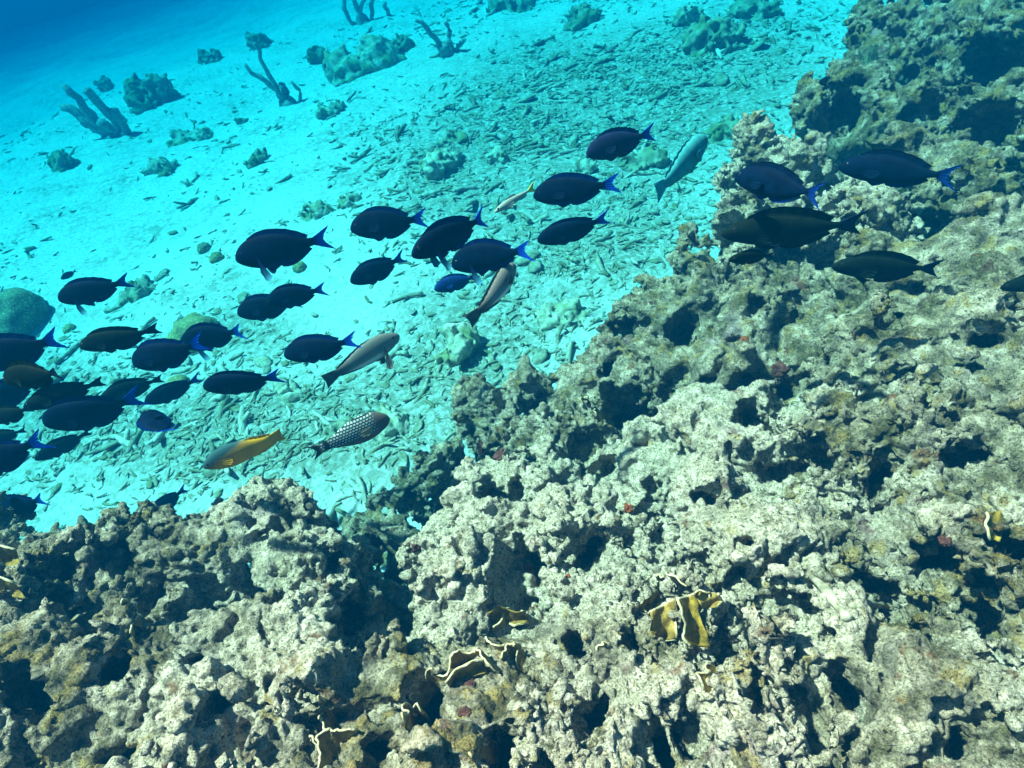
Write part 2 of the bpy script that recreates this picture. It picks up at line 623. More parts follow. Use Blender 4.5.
REEF_ROCKS = [
    # label, pale, olive, blobs (pixel x, pixel y, depth, radius)
    ("low pale reef shelf with leafy brown coral on its sandward end", 0.50, 0.66,
     [(-60, 590, 1.6, .24), (20, 582, 1.58, .2), (105, 556, 1.62, .16), (162, 572, 1.55, .13), (60, 610, 1.38, .24), (150, 600, 1.42, .2), (-60, 640, 1.3, .25), (-190, 620, 1.6, .3), (-220, 740, 1.35, .3)]),
    ("cream crag above the sand next to the dark gully", .75, .40,
     [(243, 540, 1.66, .12), (290, 532, 1.72, .10), (225, 590, 1.5, .15), (300, 560, 1.56, .11), (270, 540, 1.6, .13)]),
    ("dark pocked slope of reef below the low pale shelf", 0.34, 0.80,
     [(30, 720, 1.12, .2), (130, 690, 1.2, .18), (-60, 760, 1.1, .25), (40, 850, 1.0, .25), (-80, 900, 1.0, .3)]),
    ("whitish rounded reef slope under the cream crag", .70, .42,
     [(200, 650, 1.28, .16), (280, 620, 1.34, .15), (230, 730, 1.1, .17), (320, 700, 1.14, .13), (180, 820, 1.0, .2)]),
    ("shaded gully floor of broken coral between two crags", 0.15, 0.78,
     [(365, 530, 2.25, .13), (390, 565, 1.95, .15), (425, 500, 2.3, .11), (380, 610, 1.7, .15), (450, 462, 2.3, .10), (345, 575, 1.85, .12)]),
    ("brightest white knobbly crag riddled with holes in the reef middle", .95, .28,
     [(480, 495, 1.66, .12), (450, 550, 1.5, .13), (540, 485, 1.68, .12), (570, 545, 1.46, .16), (600, 600, 1.32, .15), (510, 580, 1.42, .15), (450, 620, 1.3, .13)]),
    ("brownish crevice slope with pale edged lettuce corals", 0.40, 0.82,
     [(400, 690, 1.14, .14), (490, 690, 1.12, .13), (440, 760, 1.0, .14), (380, 830, .96, .2), (520, 800, .95, .15)]),
    ("cream lump below the hole riddled white crag", .70, .45,
     [(590, 680, 1.14, .15), (660, 690, 1.12, .14), (570, 760, 1.0, .15), (640, 780, .98, .15), (600, 880, .92, .2)]),
    ("grey square topped block jutting over the rubble", 0.45, 0.66,
     [(478, 395, 2.22, .10), (530, 385, 2.22, .12), (590, 378, 2.14, .14), (510, 430, 2.04, .11), (570, 430, 1.94, .15), (625, 420, 1.85, .13)]),
    ("dark ridge of reef rising from the rubble slope", 0.30, 0.76,
     [(640, 305, 2.25, .13), (690, 250, 2.32, .11), (705, 300, 2.1, .17), (655, 360, 2.0, .15), (770, 300, 1.95, .18), (730, 360, 1.86, .18)]),
    ("white crag with one round borehole on the upper reef", .85, .36,
     [(640, 470, 1.64, .15), (700, 430, 1.68, .16), (735, 500, 1.44, .16), (675, 545, 1.4, .15), (780, 440, 1.56, .17)]),
    ("yellowish knobbed outcrop behind the two foremost tangs", 0.66, 0.56,
     [(765, 150, 2.3, .10), (810, 160, 2.2, .12), (745, 200, 2.2, .10), (800, 215, 2.05, .16), (860, 215, 1.95, .17), (735, 235, 2.15, .09)]),
    ("shadowed brown reef top with branching knobs against open sand", 0.12, 0.92,
     [(890, 30, 2.9, .2), (848, 85, 2.75, .13), (905, 100, 2.5, .22), (980, 40, 2.6, .28), (815, 100, 2.72, .08), (950, 160, 2.1, .22), (1030, 120, 2.2, .28), (1100, 30, 2.5, .3), (1260, 60, 2.4, .42), (930, -40, 3.1, .25), (1050, -60, 2.9, .35)]),
    ("green tinged reef wall under the olive surgeonfish", 0.42, 0.74,
     [(890, 270, 1.82, .2), (980, 260, 1.66, .2), (900, 340, 1.6, .19), (1000, 350, 1.46, .22), (840, 330, 1.72, .17), (1090, 260, 1.6, .28), (1090, 400, 1.35, .25), (1240, 250, 1.65, .38), (1260, 430, 1.4, .36)]),
    ("honeycombed yellowish reef face under the reef wall", 0.50, 0.72,
     [(850, 420, 1.48, .17), (930, 430, 1.38, .19), (1010, 460, 1.25, .17), (830, 510, 1.36, .16), (900, 540, 1.22, .16), (1080, 520, 1.2, .2)]),
    ("pale rubble strewn hump with a dead coral stick", 0.72, 0.54,
     [(760, 580, 1.24, .16), (700, 620, 1.18, .13), (790, 650, 1.1, .15), (740, 710, 1.02, .14), (720, 800, .94, .16), (840, 600, 1.17, .12)]),
    ("broad rounded boulder of yellow grey reef rock", 0.62, 0.66,
     [(880, 740, .96, .15), (955, 735, .94, .17), (1015, 690, .98, .14), (920, 830, .86, .18), (1050, 800, .88, .2)]),
    ("olive ledge above the broad rounded boulder", 0.28, 0.86,
     [(980, 600, 1.12, .15), (920, 640, 1.1, .11), (1030, 560, 1.14, .16), (1100, 640, 1.05, .2), (1220, 620, 1.15, .32), (1240, 800, 1.0, .32)]),
]
rock_blobs = [blob_world(r[3]) for r in REEF_ROCKS]
reef_objs = []


def reef_detail(me, v=0.006, k=1.0):
    co = co_of(me)
    nr = normals_of(me)
    wp = co + 0.010 * np.stack([perlin(co * 17.0, 60 + j) for j in range(3)], -1)
    f1, _ = worley(wp * 21.0, 31)
    big = np.clip(perlin(co * 3.3, 34) * 2.2 + 0.75, 0.25, 1.3)[:, None]      # smooth patches and knobbly patches
    cr = np.clip(1 - 6.0 * np.abs(perlin(wp * 15.0, 36)), 0, 1)
    co = co + nr * (0.034 * k * (0.46 - f1) - 0.018 * k * cr * cr)[:, None] * big
    set_co(me, co)
    nr = normals_of(me)
    f2, s2, rid = worley((co + 0.004 * np.stack([perlin(co * 45.0, 70 + j) for j in range(3)], -1)) * 46.0, 32, True)
    kn = np.clip(perlin(co * 7.0, 37) * 3.5 - 0.15, -1, 0.9)
    d = 0.028 * k * (0.42 - f2) * kn - 0.017 * k * np.where(rid > 0.76, np.clip(0.45 - f2, 0, 1) * 3.4, 0)
    d = d + 0.011 * k * perlin(co * 75.0, 33) + 0.006 * perlin(co * 130.0, 35)
    co = co + nr * d[:, None] * (0.45 + 0.55 * big)
    set_co(me, co)


STEP = 0.021
work = []
for i, bl in enumerate(rock_blobs):
    b = np.array(bl)
    lo = np.array([(b[:, 0] - b[:, 3]).min() - .28, (b[:, 1] - b[:, 3]).min() - .28, -0.12])
    hi = np.array([(b[:, 0] + b[:, 3]).max() + .28, (b[:, 1] + b[:, 3]).max() + .28, (b[:, 2] + b[:, 3]).max() + .25])
    fld = reef_field(bl)
    Dc = coarse_grid(*fld, lo, hi, STEP)
    work.append((fld, Dc, lo, to_quads(Dc, lo, STEP)[0]))
seen = Seen([w[3] for w in work])
# caves and boreholes that the photograph shows: pixel, radius in pixels, depth of the bore in metres
CAVES = [(590, 545, 16, .16), (655, 497, 11, .10), (532, 558, 17, .12), (425, 702, 24, .22), (880, 585, 28, .20), (992, 612, 24, .22), (20, 690, 24, .2),
         (112, 668, 16, .18), (635, 410, 34, .16), (850, 690, 20, .2), (705, 490, 12, .12), (345, 615, 16, .16), (597, 712, 22, .2), (262, 690, 12, .12),
         (190, 655, 10, .1), (305, 690, 12, .14), (795, 385, 22, .14), (940, 380, 18, .16), (970, 450, 20, .18), (720, 230, 26, .16), (845, 105, 26, .2),
         (910, 60, 22, .2), (985, 120, 34, .25), (1005, 60, 30, .25), (150, 585, 18, .14), (60, 560, 14, .12), (515, 490, 12, .1), (480, 620, 12, .12), (575, 640, 14, .14),
         (760, 690, 16, .14), (690, 590, 12, .1), (935, 555, 22, .16), (820, 455, 14, .12), (755, 420, 16, .12), (960, 745, 18, .12), (345, 520, 20, .2), (125, 750, 14, .1),
         (40, 600, 16, .12), (720, 690, 14, .14), (640, 640, 10, .1), (885, 470, 14, .12), (745, 545, 10, .1), (600, 470, 12, .1), (1010, 540, 18, .16), (900, 310, 16, .14), (560, 330, 18, .15),
         (680, 330, 20, .15), (985, 330, 16, .14), (330, 560, 14, .12), (80, 715, 16, .16), (215, 700, 12, .12), (660, 745, 18, .16), (500, 745, 20, .16), (375, 745, 16, .14)]
caps_ = []
for (px, py, rp, dep) in CAVES:
    v = ray(px, py)
    ok, k, z = seen.project((CAM + v)[None], CAM)
    ky, kx = divmod(int(k[0]), seen.nx)
    near_ = seen.buf[0].reshape(seen.ny, seen.nx)[max(ky - 1, 0):ky + 2, max(kx - 1, 0):kx + 2]
    zs = float(np.median(near_))
    if zs > 50:
        continue
    vn = v / np.linalg.norm(v)
    d_ = 0.75 * vn + 0.25 * np.array([0, 0, -1.0])
    caps_.append((CAM + v * zs - vn * 0.04, CAM + v * zs + d_ * dep, rp / F * zs * 1.05))


def carve(P, caps):
    out = np.full(len(P), -1.0, np.float32)
    for n_, (a, b, r) in enumerate(caps):
        m = np.nonzero(np.abs(P - (a + b) / 2).max(1) < np.linalg.norm(b - a) / 2 + 1.5 * r + 0.03)[0]
        if not len(m):
            continue
        p = P[m]
        w = p + np.stack([0.030 * perlin(p * 11.0, 50 + k) + 0.016 * perlin(p * 27.0, 53 + k) for k in range(3)], -1)
        q, ab = w - a, b - a
        t = np.clip(q @ ab / (ab @ ab), 0, 1)
        e = q - t[:, None] * ab
        ang = (a[0] * 917.0) % 3.1                        # a slot rather than a round bore
        sx = np.array([math.cos(ang), math.sin(ang), 0.3])
        sx /= np.linalg.norm(sx)
        e = e - np.outer(e @ sx, sx) * 0.42
        out[m] = np.maximum(out[m], r * (1 - 0.35 * t) * 0.92 - np.linalg.norm(e, axis=1))
    return out


for i, (fld, Dc, lo, pp) in enumerate(work):
    hi_ = lo + np.array(Dc.shape) * STEP
    mine = [c for c in caps_ if (np.minimum(c[0], c[1]) - c[2] < hi_).all() and (np.maximum(c[0], c[1]) + c[2] > lo).all()]
    for c in mine:
        h_ = np.linalg.norm(c[1] - c[0]) / 2 + 1.5 * c[2] + 0.04
        i0 = np.clip(((c[0] + c[1]) / 2 - h_ - lo) / STEP, 0, Dc.shape).astype(int)
        i1 = np.clip(((c[0] + c[1]) / 2 + h_ - lo) / STEP + 1, 0, Dc.shape).astype(int)
        if (i1 <= i0).any():
            continue
        g_ = np.stack(np.meshgrid(*[lo[k] + np.arange(i0[k], i1[k]) * STEP for k in range(3)], indexing='ij'), -1)
        sub = Dc[i0[0]:i1[0], i0[1]:i1[1], i0[2]:i1[2]]
        np.maximum(sub, carve(g_.reshape(-1, 3).astype(np.float32), [c]).reshape(sub.shape), out=sub)

    def both(P, d, f_=fld[1], mine=mine):
        return np.maximum(f_(P, d), carve(P, mine))
    work[i] = ((fld[0], both), Dc, lo, to_quads(Dc, lo, STEP)[0], mine)
seen = Seen([w[3] for w in work])
for i, (label, pale, olive, _) in enumerate(REEF_ROCKS):
    fld, Dc, lo, _p, mine = work[i]
    s = 4 if i in (3, 5, 6, 7, 15) else 3 if i not in (9, 12, 13) else 2
    pts, qd = to_quads(refine(Dc, *fld, lo, STEP / s, s, lambda P: seen(P, 0.12)), lo, STEP / s)
    # leave out what is buried or turned away from anybody standing near
    keep = (pts[:, 2] > -0.08) & (seen(pts, 0.10) | (carve(pts, mine) > -0.03))
    qd = drop_small_islands(pts, qd[keep[qd].all(1)])
    used = np.zeros(len(pts), bool)
    used[qd.ravel()] = True
    remap = np.cumsum(used) - 1
    me = mesh_from(pts[used], remap[qd].astype(np.int32), 'reef_rock')
    reef_detail(me)
    me.polygons.foreach_set('use_smooth', np.ones(len(me.polygons), bool))
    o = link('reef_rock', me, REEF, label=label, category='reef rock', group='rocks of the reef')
    o.color = (pale, 0.47 + (olive - 0.5) * 0.55, 0, 1)
    reef_objs.append(o)
# the solid core of the reef, under the broken surface
def build_core():
    bl = np.array([b for r in rock_blobs for b in r])
    x0, x1, y0, y1 = bl[:, 0].min() - .3, bl[:, 0].max() + .3, bl[:, 1].min() - .3, bl[:, 1].max() + .3
    st = 0.03
    gx, gy = np.arange(x0, x1, st), np.arange(y0, y1, st)
    X, Y = np.meshgrid(gx, gy)
    Hh = np.full(X.shape, -0.25)
    for cx, cy, cz, r in bl:
        d = np.hypot(X - cx, Y - cy)
        Hh = np.maximum(Hh, np.where(d < r * 0.95, cz - 0.16 - 0.25 * d, -0.25))
    P = np.stack([X.ravel(), Y.ravel(), Hh.ravel()], -1)
    P[:, 2] += 0.03 * perlin(P * 9.0, 98)
    n, m = X.shape
    idx = np.arange(n * m).reshape(n, m)
    f = np.stack([idx[:-1, :-1], idx[:-1, 1:], idx[1:, 1:], idx[1:, :-1]], -1).reshape(-1, 4)
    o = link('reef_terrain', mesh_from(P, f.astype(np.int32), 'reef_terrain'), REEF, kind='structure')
    o.color = (.2, .7, 0, 1)


build_core()
reef_v, reef_f, off = [], [], 0
for o in reef_objs:
    me = o.data
    co = co_of(me)
    q = np.empty(len(me.loops), np.int32)
    me.loops.foreach_get('vertex_index', q)
    reef_v.append(co)
    reef_f.append(q.reshape(-1, 4) + off)
    off += len(co)
reef_bvh = BVHTree.FromPolygons(np.vstack(reef_v).tolist(), np.vstack(reef_f).tolist())
del reef_v, reef_f


def on_reef(px, py):
    hit = reef_bvh.ray_cast(Vector(CAM), Vector(ray(px, py)))
    if hit[0] is None:
        return None, None
    return np.array(hit[0]), np.array(hit[1])


# ------------------------------------------------------------------ small builders
def tube_mesh(path, radii, sides=8, name='tube', rough=0.0, seed=0, caps=True, blunt=0.2):
    path = np.asarray(path, float)
    n = len(path)
    tang = np.gradient(path, axis=0)
    tang /= np.linalg.norm(tang, axis=1)[:, None] + 1e-9
    ref = np.array([0, 0, 1.0]) if abs(tang[0][2]) < 0.8 else np.array([1.0, 0, 0])
    vs_, fs_ = [], []
    rg = np.random.default_rng(seed)
    for i in range(n):
        a = np.cross(tang[i], ref)
        a /= np.linalg.norm(a)
        b = np.cross(tang[i], a)
        for k in range(sides):
            t = 2 * math.pi * k / sides
            r = radii[i] * (1 + rough * rg.normal())
            vs_.append(path[i] + r * (math.cos(t) * a + math.sin(t) * b))
    for i in range(n - 1):
        for k in range(sides):
            k2 = (k + 1) % sides
            fs_.append((i * sides + k, i * sides + k2, (i + 1) * sides + k2, (i + 1) * sides + k))
    if caps:
        for i, flip in ((0, True), (n - 1, False)):
            c = len(vs_)
            vs_.append(path[i] + tang[i] * radii[i] * (-blunt if flip else blunt))
            for k in range(sides):
                k2 = (k + 1) % sides
                f = (i * sides + k, i * sides + k2, c)
                fs_.append(f[::-1] if flip else f)
    return np.array(vs_), fs_


def merge(parts):
    V, Fc, o = [], [], 0
    for v, f in parts:
        V.append(v)
        Fc += [tuple(i + o for i in q) for q in f]
        o += len(v)
    return np.vstack(V), Fc


def field_mesh(blobs, vox, amp, freq, holes, name, detail=1.0, local=True):
    """a small coral head out of the same kind of field as the reef; blobs in metres round its own foot"""
    b = np.array(blobs)
    m = 0.22 / freq * amp + 0.05
    lo = np.array([(b[:, 0] - b[:, 3]).min() - m, (b[:, 1] - b[:, 3]).min() - m, -0.1])
    hi = np.array([(b[:, 0] + b[:, 3]).max() + m, (b[:, 1] + b[:, 3]).max() + m, (b[:, 2] + b[:, 3]).max() + m])
    sh = np.array([random.uniform(-9, 9) for _ in range(3)], np.float32)
    base_fn, ff = reef_field(blobs, amp, holes, freq)
    D = coarse_grid(base_fn, lambda P, d: ff(P + sh, d), lo, hi, vox)
    pts, qd = to_quads(D, lo, vox)
    qd = drop_small_islands(pts, qd, 60)
    qd = qd[(pts[:, 2] > -0.09)[qd].all(1)]
    used = np.zeros(len(pts), bool)
    used[qd.ravel()] = True
    remap = np.cumsum(used) - 1
    pts = pts[used]
    return mesh_from(pts, remap[qd].astype(np.int32), name)


def px_size(P):
    q = (np.asarray(P) - CAM) @ R
    return F / q[2], (q[0] / q[2] * F + W / 2, q[1] / q[2] * F + H / 2)


# ------------------------------------------------------------------ rubble on the sea bed
def rubble_shape(k):
    rg = np.random.default_rng(100 + k)
    n = 4
    t = np.linspace(-0.5, 0.5, n)
    bend = rg.uniform(-0.35, 0.35)
    path = np.stack([t, bend * (t ** 2 - 0.08) * 1.6, rg.uniform(-.1, .1) * t], -1)
    r0 = rg.uniform(0.055, 0.105)
    rad = r0 * (1 + 0.22 * rg.normal(size=n)).clip(0.55, 1.4)
    rad[-1] *= rg.uniform(0.5, 1)
    parts = [tube_mesh(path, rad, 5, rough=0.14, seed=k)]
    if k % 3 == 0:                                        # a broken fork
        s = rg.uniform(-0.1, 0.2)
        a = rg.uniform(0.5, 1.1) * rg.choice([-1, 1])
        ln = rg.uniform(0.25, 0.45)
        q = np.linspace(0, 1, 4)[:, None]
        br = np.array([[s, 0, 0]]) + q * ln * np.array([[math.cos(a), math.sin(a), 0.25]])
        parts.append(tube_mesh(br, r0 * np.array([0.9, 0.8, 0.75, 0.55]), 5, rough=0.1, seed=k + 50))
    if k % 7 == 4:                                        # a flat chip
        v, f = tube_mesh(np.stack([t * 0.8, 0 * t, 0 * t], -1), 0.26 * np.array([.6, 1.0, .95, .6]), 8, rough=0.15, seed=k)
        v[:, 2] *= 0.35
        parts = [(v, f)]
    return merge(parts)


SHAPES = [rubble_shape(k) for k in range(15)]
shape_mesh = [mesh_from(v, f, 'coral_fragment') for v, f in SHAPES]
for k, m_ in enumerate(shape_mesh):
    m_.materials.append(RUBBLE_PALE if k % 4 == 1 else RUBBLE)

BARE = [(330, 300, 95, 40, .95), (300, 140, 60, 45, .9), (110, 230, 150, 75, .97), (330, 250, 40, 25, .7), (830, 85, 75, 32, .9),
        (430, 130, 40, 18, .6), (400, 70, 90, 30, .8), (560, 290, 30, 16, .7), (360, 385, 25, 16, .6), (260, 60, 130, 50, .85), (90, 130, 160, 70, .85), (650, 20, 60, 16, .6), (540, 30, 60, 25, .8)]


def rubble_density(px, py):
    d = 0.40
    for x, y, a, b in DENSE:
        d += 1.15 * math.exp(-((px - x) / a) ** 2 - ((py - y) / b) ** 2)
    for x, y, a, b, w in BARE:
        d *= 1 - w * math.exp(-(((px - x) / a) ** 2 + ((py - y) / b) ** 2))
    return d


frags = []
tries = 0
cand = RNG.uniform(size=(150000, 6))
# candidates spread evenly over the bed inside the view (and a margin round it)
cx = -6.5 + 13 * cand[:, 0]
cy = 0.2 + 10.5 * cand[:, 1]
patch = perlin(np.stack([cx * 1.1, cy * 1.1, cx * 0], -1), 81) + 0.6 * perlin(np.stack([cx * 3, cy * 3, cx * 0], -1), 82)
cz = bed_height(cx, cy)
Q = (np.stack([cx, cy, cz], -1) - CAM) @ R
for j in range(len(cx)):
    z = Q[j, 2]
    if z < 1.5 or z > 11:
        continue
    px, py = Q[j, 0] / z * F + W / 2, Q[j, 1] / z * F + H / 2
    if px < -150 or px > 1000 or py < -120 or py > 560:
        continue
    keep = rubble_density(px, py) * (1.0 + 1.5 * patch[j])
    if z > 6:
        keep *= 0.55
    if cand[j, 2] > keep * (0.34 if z < 4.5 else 0.27):
        continue
    size = (0.026 + 0.062 * cand[j, 3] ** 2.4 + (0.10 if cand[j, 4] > 0.975 else 0)) * (1.0 if z < 5 else 1.2)
    frags.append((size / z, cx[j], cy[j], cz[j], size, cand[j, 5]))
frags.sort(reverse=True)


def visible_on_bed(x, y, z):
    o = Vector(CAM)
    d = Vector((x, y, z + 0.03)) - o
    hit = reef_bvh.ray_cast(o, d.normalized(), d.length)
    sx, (px, py) = px_size((x, y, z))
    return hit[0] is None and 0 < px < W and 0 < py < H


single, mass = [], []
for fr in frags:
    if len(single) < 300 and visible_on_bed(*fr[1:4]):
        single.append(fr)
    else:
        mass.append(fr)
LANDMARKS = [(462, 340, 'the rounded rubble boulder'), (440, 155, 'the mossy mound with a white knob'), (318, 208, 'the brown ruffled clump'), (640, 158, 'the moss green coral hump'),
             (715, 35, 'the dark lobed coral cluster'), (196, 330, 'the mustard brain coral dome'), (340, 425, 'the brown leafy clump'), (560, 308, 'the low cemented mound'),
             (372, 60, 'the long hazy coral ridge'), (288, 100, 'the thin sponge rods'), (690, 225, 'the yellowish knobbed outcrop'), (400, 450, 'the reef gully'), (500, 160, 'the ribbed coral chunk'),
             (145, 285, 'the dark green ragged clump'), (725, 128, 'the dark weedy clump'), (20, 315, 'the large brain coral'), (620, 270, 'the dark reef ridge'), (250, 470, 'the cream crag')]


def fragment_label(k, x, y, z, size):
    _, (px, py) = px_size((x, y, z))
    d, near_ = min((math.hypot(px - a, py - b), c) for a, b, c in LANDMARKS)
    shape = 'flat chip' if k % 7 == 4 else 'forked branch' if k % 3 == 0 else 'straight stick' if k % 3 == 1 else 'bent stick'
    tone = 'bleached' if k % 4 == 1 else 'grey'
    big = 'long' if size > 0.11 else 'short'
    return '%s %s dead coral %s on sand near %s' % (big, tone, shape, near_)


for _, x, y, z, size, rnd in single:
    k = int(rnd * 9973) % len(SHAPES)
    o = link('coral_fragment', shape_mesh[k], label=fragment_label(k, x, y, z, size), category='coral fragment', group='loose coral fragments on the sand')
    o.location = (x, y, z + size * 0.07)
    o.rotation_euler = (random.uniform(-.35, .35), random.uniform(-.45, .45), rnd * 40)
    o.scale = (size * 1.1,) * 3
V, Lp, Tot, off = [], [], [], 0
flat_idx = [(v, [list(f) for f in fs_]) for v, fs_ in SHAPES]
mass_v, mass_f = [], []
tri_shapes = []
for v, fs_ in SHAPES:
    t = []
    for f in fs_:
        t.append(f[:3])
        if len(f) == 4:
            t.append((f[0], f[2], f[3]))
    tri_shapes.append((v.astype(np.float32), np.array(t, np.int32)))
for _, x, y, z, size, rnd in mass:
    k = int(rnd * 9973) % len(SHAPES)
    v, t = tri_shapes[k]
    M = np.array(Matrix.Rotation(rnd * 40, 3, 'Z') @ Matrix.Rotation(random.uniform(-.45, .45), 3, 'Y') @ Matrix.Rotation(random.uniform(-.4, .4), 3, 'X'))
    mass_v.append((v * size * 1.1) @ M.T + np.array([x, y, z + size * 0.06]))
    mass_f.append(t + off)
    off += len(v)
link('coral_rubble', mesh_from(np.vstack(mass_v), np.vstack(mass_f), 'coral_rubble'), RUBBLE, kind='stuff',
     label='carpet of small broken dead coral pieces on the sand', category='rubble')


# ------------------------------------------------------------------ corals and sponges standing on the sea bed
def coral_head(px, py, w, h, label, material=CLUMP, n=5, amp=1.0, freq=1.0, name='coral_mound', vox=None, holes=0.6, group=None):
    """w, h in pixels, turned into metres by where the foot stands on the bed"""
    foot = on_bed(px, py)
    s, _ = px_size(foot)
    w, h = 0.88 * w / s, 0.66 * h / s
    rg = np.random.default_rng(int(px * 7 + py))
    bl = []
    for i in range(n):
        a, q = rg.uniform(0, 2 * math.pi), rg.uniform(0, 1) ** 0.6
        r = w * rg.uniform(0.14, 0.24)
        bl.append(((w / 2 - r) * q * math.cos(a), (w / 2 - r) * 0.8 * q * math.sin(a), max(h * rg.uniform(0.35, 0.9) - r, -0.6 * r), r))
    me = field_mesh(bl, vox or max(w / 30, 0.009), amp * min(1.5, w * 1.6 + .25) * 1.4, freq * 2.0, holes, name)
    o = link(name, me, material, label=label, category='coral', group=group)
    o.location = (foot[0], foot[1], foot[2] - 0.01)
    return o


def brain(px, py, w, hf, label, material=BRAIN, flat=1.0):
    foot = on_bed(px, py)
    s, _ = px_size(foot)
    r = w / s / 2
    nu, nv_ = 40, 18
    v = []
    for j in range(nv_ + 1):
        t = j / nv_ * 1.9
        for i in range(nu):
            a = 2 * math.pi * i / nu
            v.append((math.sin(t) * math.cos(a), math.sin(t) * math.sin(a) * flat, math.cos(t) * hf + 0.1))
    v = np.array(v)
    v *= (1 + 0.20 * perlin(v * 1.6 + px, 90) + 0.09 * perlin(v * 4 + py, 91))[:, None]
    f = [(j * nu + i, (j + 1) * nu + i, (j + 1) * nu + (i + 1) % nu, j * nu + (i + 1) % nu) for j in range(nv_) for i in range(nu)]
    o = link('brain_coral', mesh_from(v * r, f, 'brain_coral'), material, label=label, category='brain coral')
    o.location = foot
    o.rotation_euler[2] = px
    return o


SPONGE = stone_material('hazed_sponge', (0.22, 0.22, 0.19), (0.44, 0.42, 0.37), 40, rand=False)  # colour lightened to stand in for haze over the far sponges


def sponge(px, py, arms, label, name='tube_sponge'):
    """arms: pixel offsets of each tip from the foot, and thickness in pixels"""
    foot = on_bed(px, py)
    s, _ = px_size(foot)
    root = empty(name, foot, label=label, category='sponge', group='upright sponges on the far sand')
    right, up = R @ np.array([1, 0, 0]), np.array([0, 0, 1.])
    for k, (dx, dy, th, bx) in enumerate(arms):
        rg = np.random.default_rng(int(px + 31 * k))
        a = right * (bx / s) * 1.0 + np.array([0, rg.uniform(-.02, .02), -0.04])
        tip = right * (dx / s) + up * (-dy / s) * 1.25 + np.array([0, rg.uniform(-.05, .05), 0])
        n = 9
        t = np.linspace(0, 1, n)[:, None]
        path = a * (1 - t) + tip * t + np.array([0.05, 0, 0]) * np.sin(t * 4) * rg.uniform(-1, 1) + 0.012 * rg.normal(size=(n, 3))
        rad = th / s / 2 * 0.8 * (0.72 + 0.35 * np.sin(np.linspace(0.3, 2.7, n)) + 0.10 * rg.normal(size=n))
        v, f = tube_mesh(path, rad, 10, rough=0.07, seed=k, blunt=0.6)
        link('tube', mesh_from(v, f, 'sponge_tube'), SPONGE, root)
    base = field_mesh([(0, 0, -0.02, 8 / s)], 0.02, 0.4, 1.0, 0.0, 'sponge_base')
    link('base', base, SPONGE, root)
    return root


sponge(112, 137, [(-26, -24, 11, -4), (-16, -38, 10, 0), (-18, -12, 10, -2), (3, -14, 12, 2), (10, -38, 11, 8), (22, -22, 10, 10)], 'hand shaped cluster of thick sponge fingers on the far sand')
sponge(288, 104, [(-22, -30, 6, -3), (-9, -44, 6, 0), (3, -16, 9, 2), (16, -17, 4, 9)], 'three thin upright sponge rods growing from bare sand')
sponge(449, 54, [(-20, -26, 6, -5), (5, -22, 6, 3), (-4, -7, 14, 0), (14, -8, 5, 8)], 'pair of short sponge rods leaning apart like a V')
sponge(364, 22, [(-14, -20, 5, -10), (-4, -26, 5, -4), (6, -20, 5, 2), (18, -22, 5, 10), (28, -14, 5, 20)], 'row of soft rods standing behind the long coral ridge', 'sea_rod')

coral_head(372, 66, 105, 46, 'long hazy coral ridge on the far sand beside a ring shaped head', CLUMP_TAN, 9)
coral_head(402, 50, 40, 30, 'dark knob at the end of the long hazy coral ridge', CLUMP, 4)
coral_head(316, 62, 36, 42, 'round dark coral head beside the long hazy ridge', CLUMP, 3, 0.7)
coral_head(152, 104, 62, 44, 'dark humped coral beyond the hand shaped sponge', CLUMP, 5)
coral_head(62, 167, 46, 26, 'small dark coral tuft alone on pale far sand', CLUMP, 4)
coral_head(155, 172, 60, 20, 'low ragged coral patch at the near end of a coral streak', CLUMP_TAN, 6)
coral_head(196, 138, 70, 16, 'low coral streak crossing the pale sand', CLUMP_TAN, 7)
coral_head(262, 160, 46, 16, 'small dark ragged clump on bright sand', CLUMP, 5)
coral_head(244, 122, 22, 12, 'little round coral on the coral streak tip', CLUMP, 3)
coral_head(105, 90, 36, 18, 'faint coral mound in deep blue haze', CLUMP, 4)
coral_head(215, 60, 34, 26, 'faint low clump in blue haze behind the sponge rods', CLUMP, 4)
coral_head(262, 45, 40, 30, 'blurred coral mound near the round dark head', CLUMP, 5)
coral_head(330, 112, 40, 14, 'flat coral scraps beside the thin sponge rods', CLUMP_TAN, 5)
coral_head(145, 292, 62, 18, 'dark green ragged clump behind a pair of tangs', CLUMP, 7)
coral_head(318, 214, 50, 20, 'brown ruffled clump on sand above the school', CLUMP_TAN, 6)
coral_head(352, 202, 36, 14, 'small flat coral plate beside the brown ruffled clump', CLUMP_TAN, 4)
coral_head(440, 168, 66, 32, 'mossy mound with a white knob amid rubble', CLUMP_TAN, 7)
coral_head(452, 142, 44, 14, 'green mossy cap behind the mound with white knob', CLUMP, 4)
coral_head(500, 160, 34, 20, 'ribbed grey coral chunk in the rubble field', CLUMP_TAN, 4)
coral_head(715, 44, 80, 44, 'dark lobed coral cluster at the far rubble edge', CLUMP, 7)
coral_head(752, 14, 70, 26, 'mossy coral bank behind the dark lobed cluster', CLUMP, 6)
coral_head(690, 20, 50, 28, 'pale lobed coral standing behind the dark cluster', CLUMP_TAN, 5)
coral_head(583, 22, 60, 26, 'dim coral mound in haze beyond the rubble', CLUMP, 5)
coral_head(520, 4, 80, 22, 'low coral bank fading into the blue', CLUMP, 5)
coral_head(640, 164, 70, 22, 'moss green coral hump under the topmost tang', CLUMP, 6)
coral_head(582, 172, 34, 22, 'yellow green coral tuft beside the moss green hump', CLUMP_TAN, 4)
coral_head(725, 132, 56, 20, 'dark green weedy clump at the foot of the outcrop', CLUMP, 6)
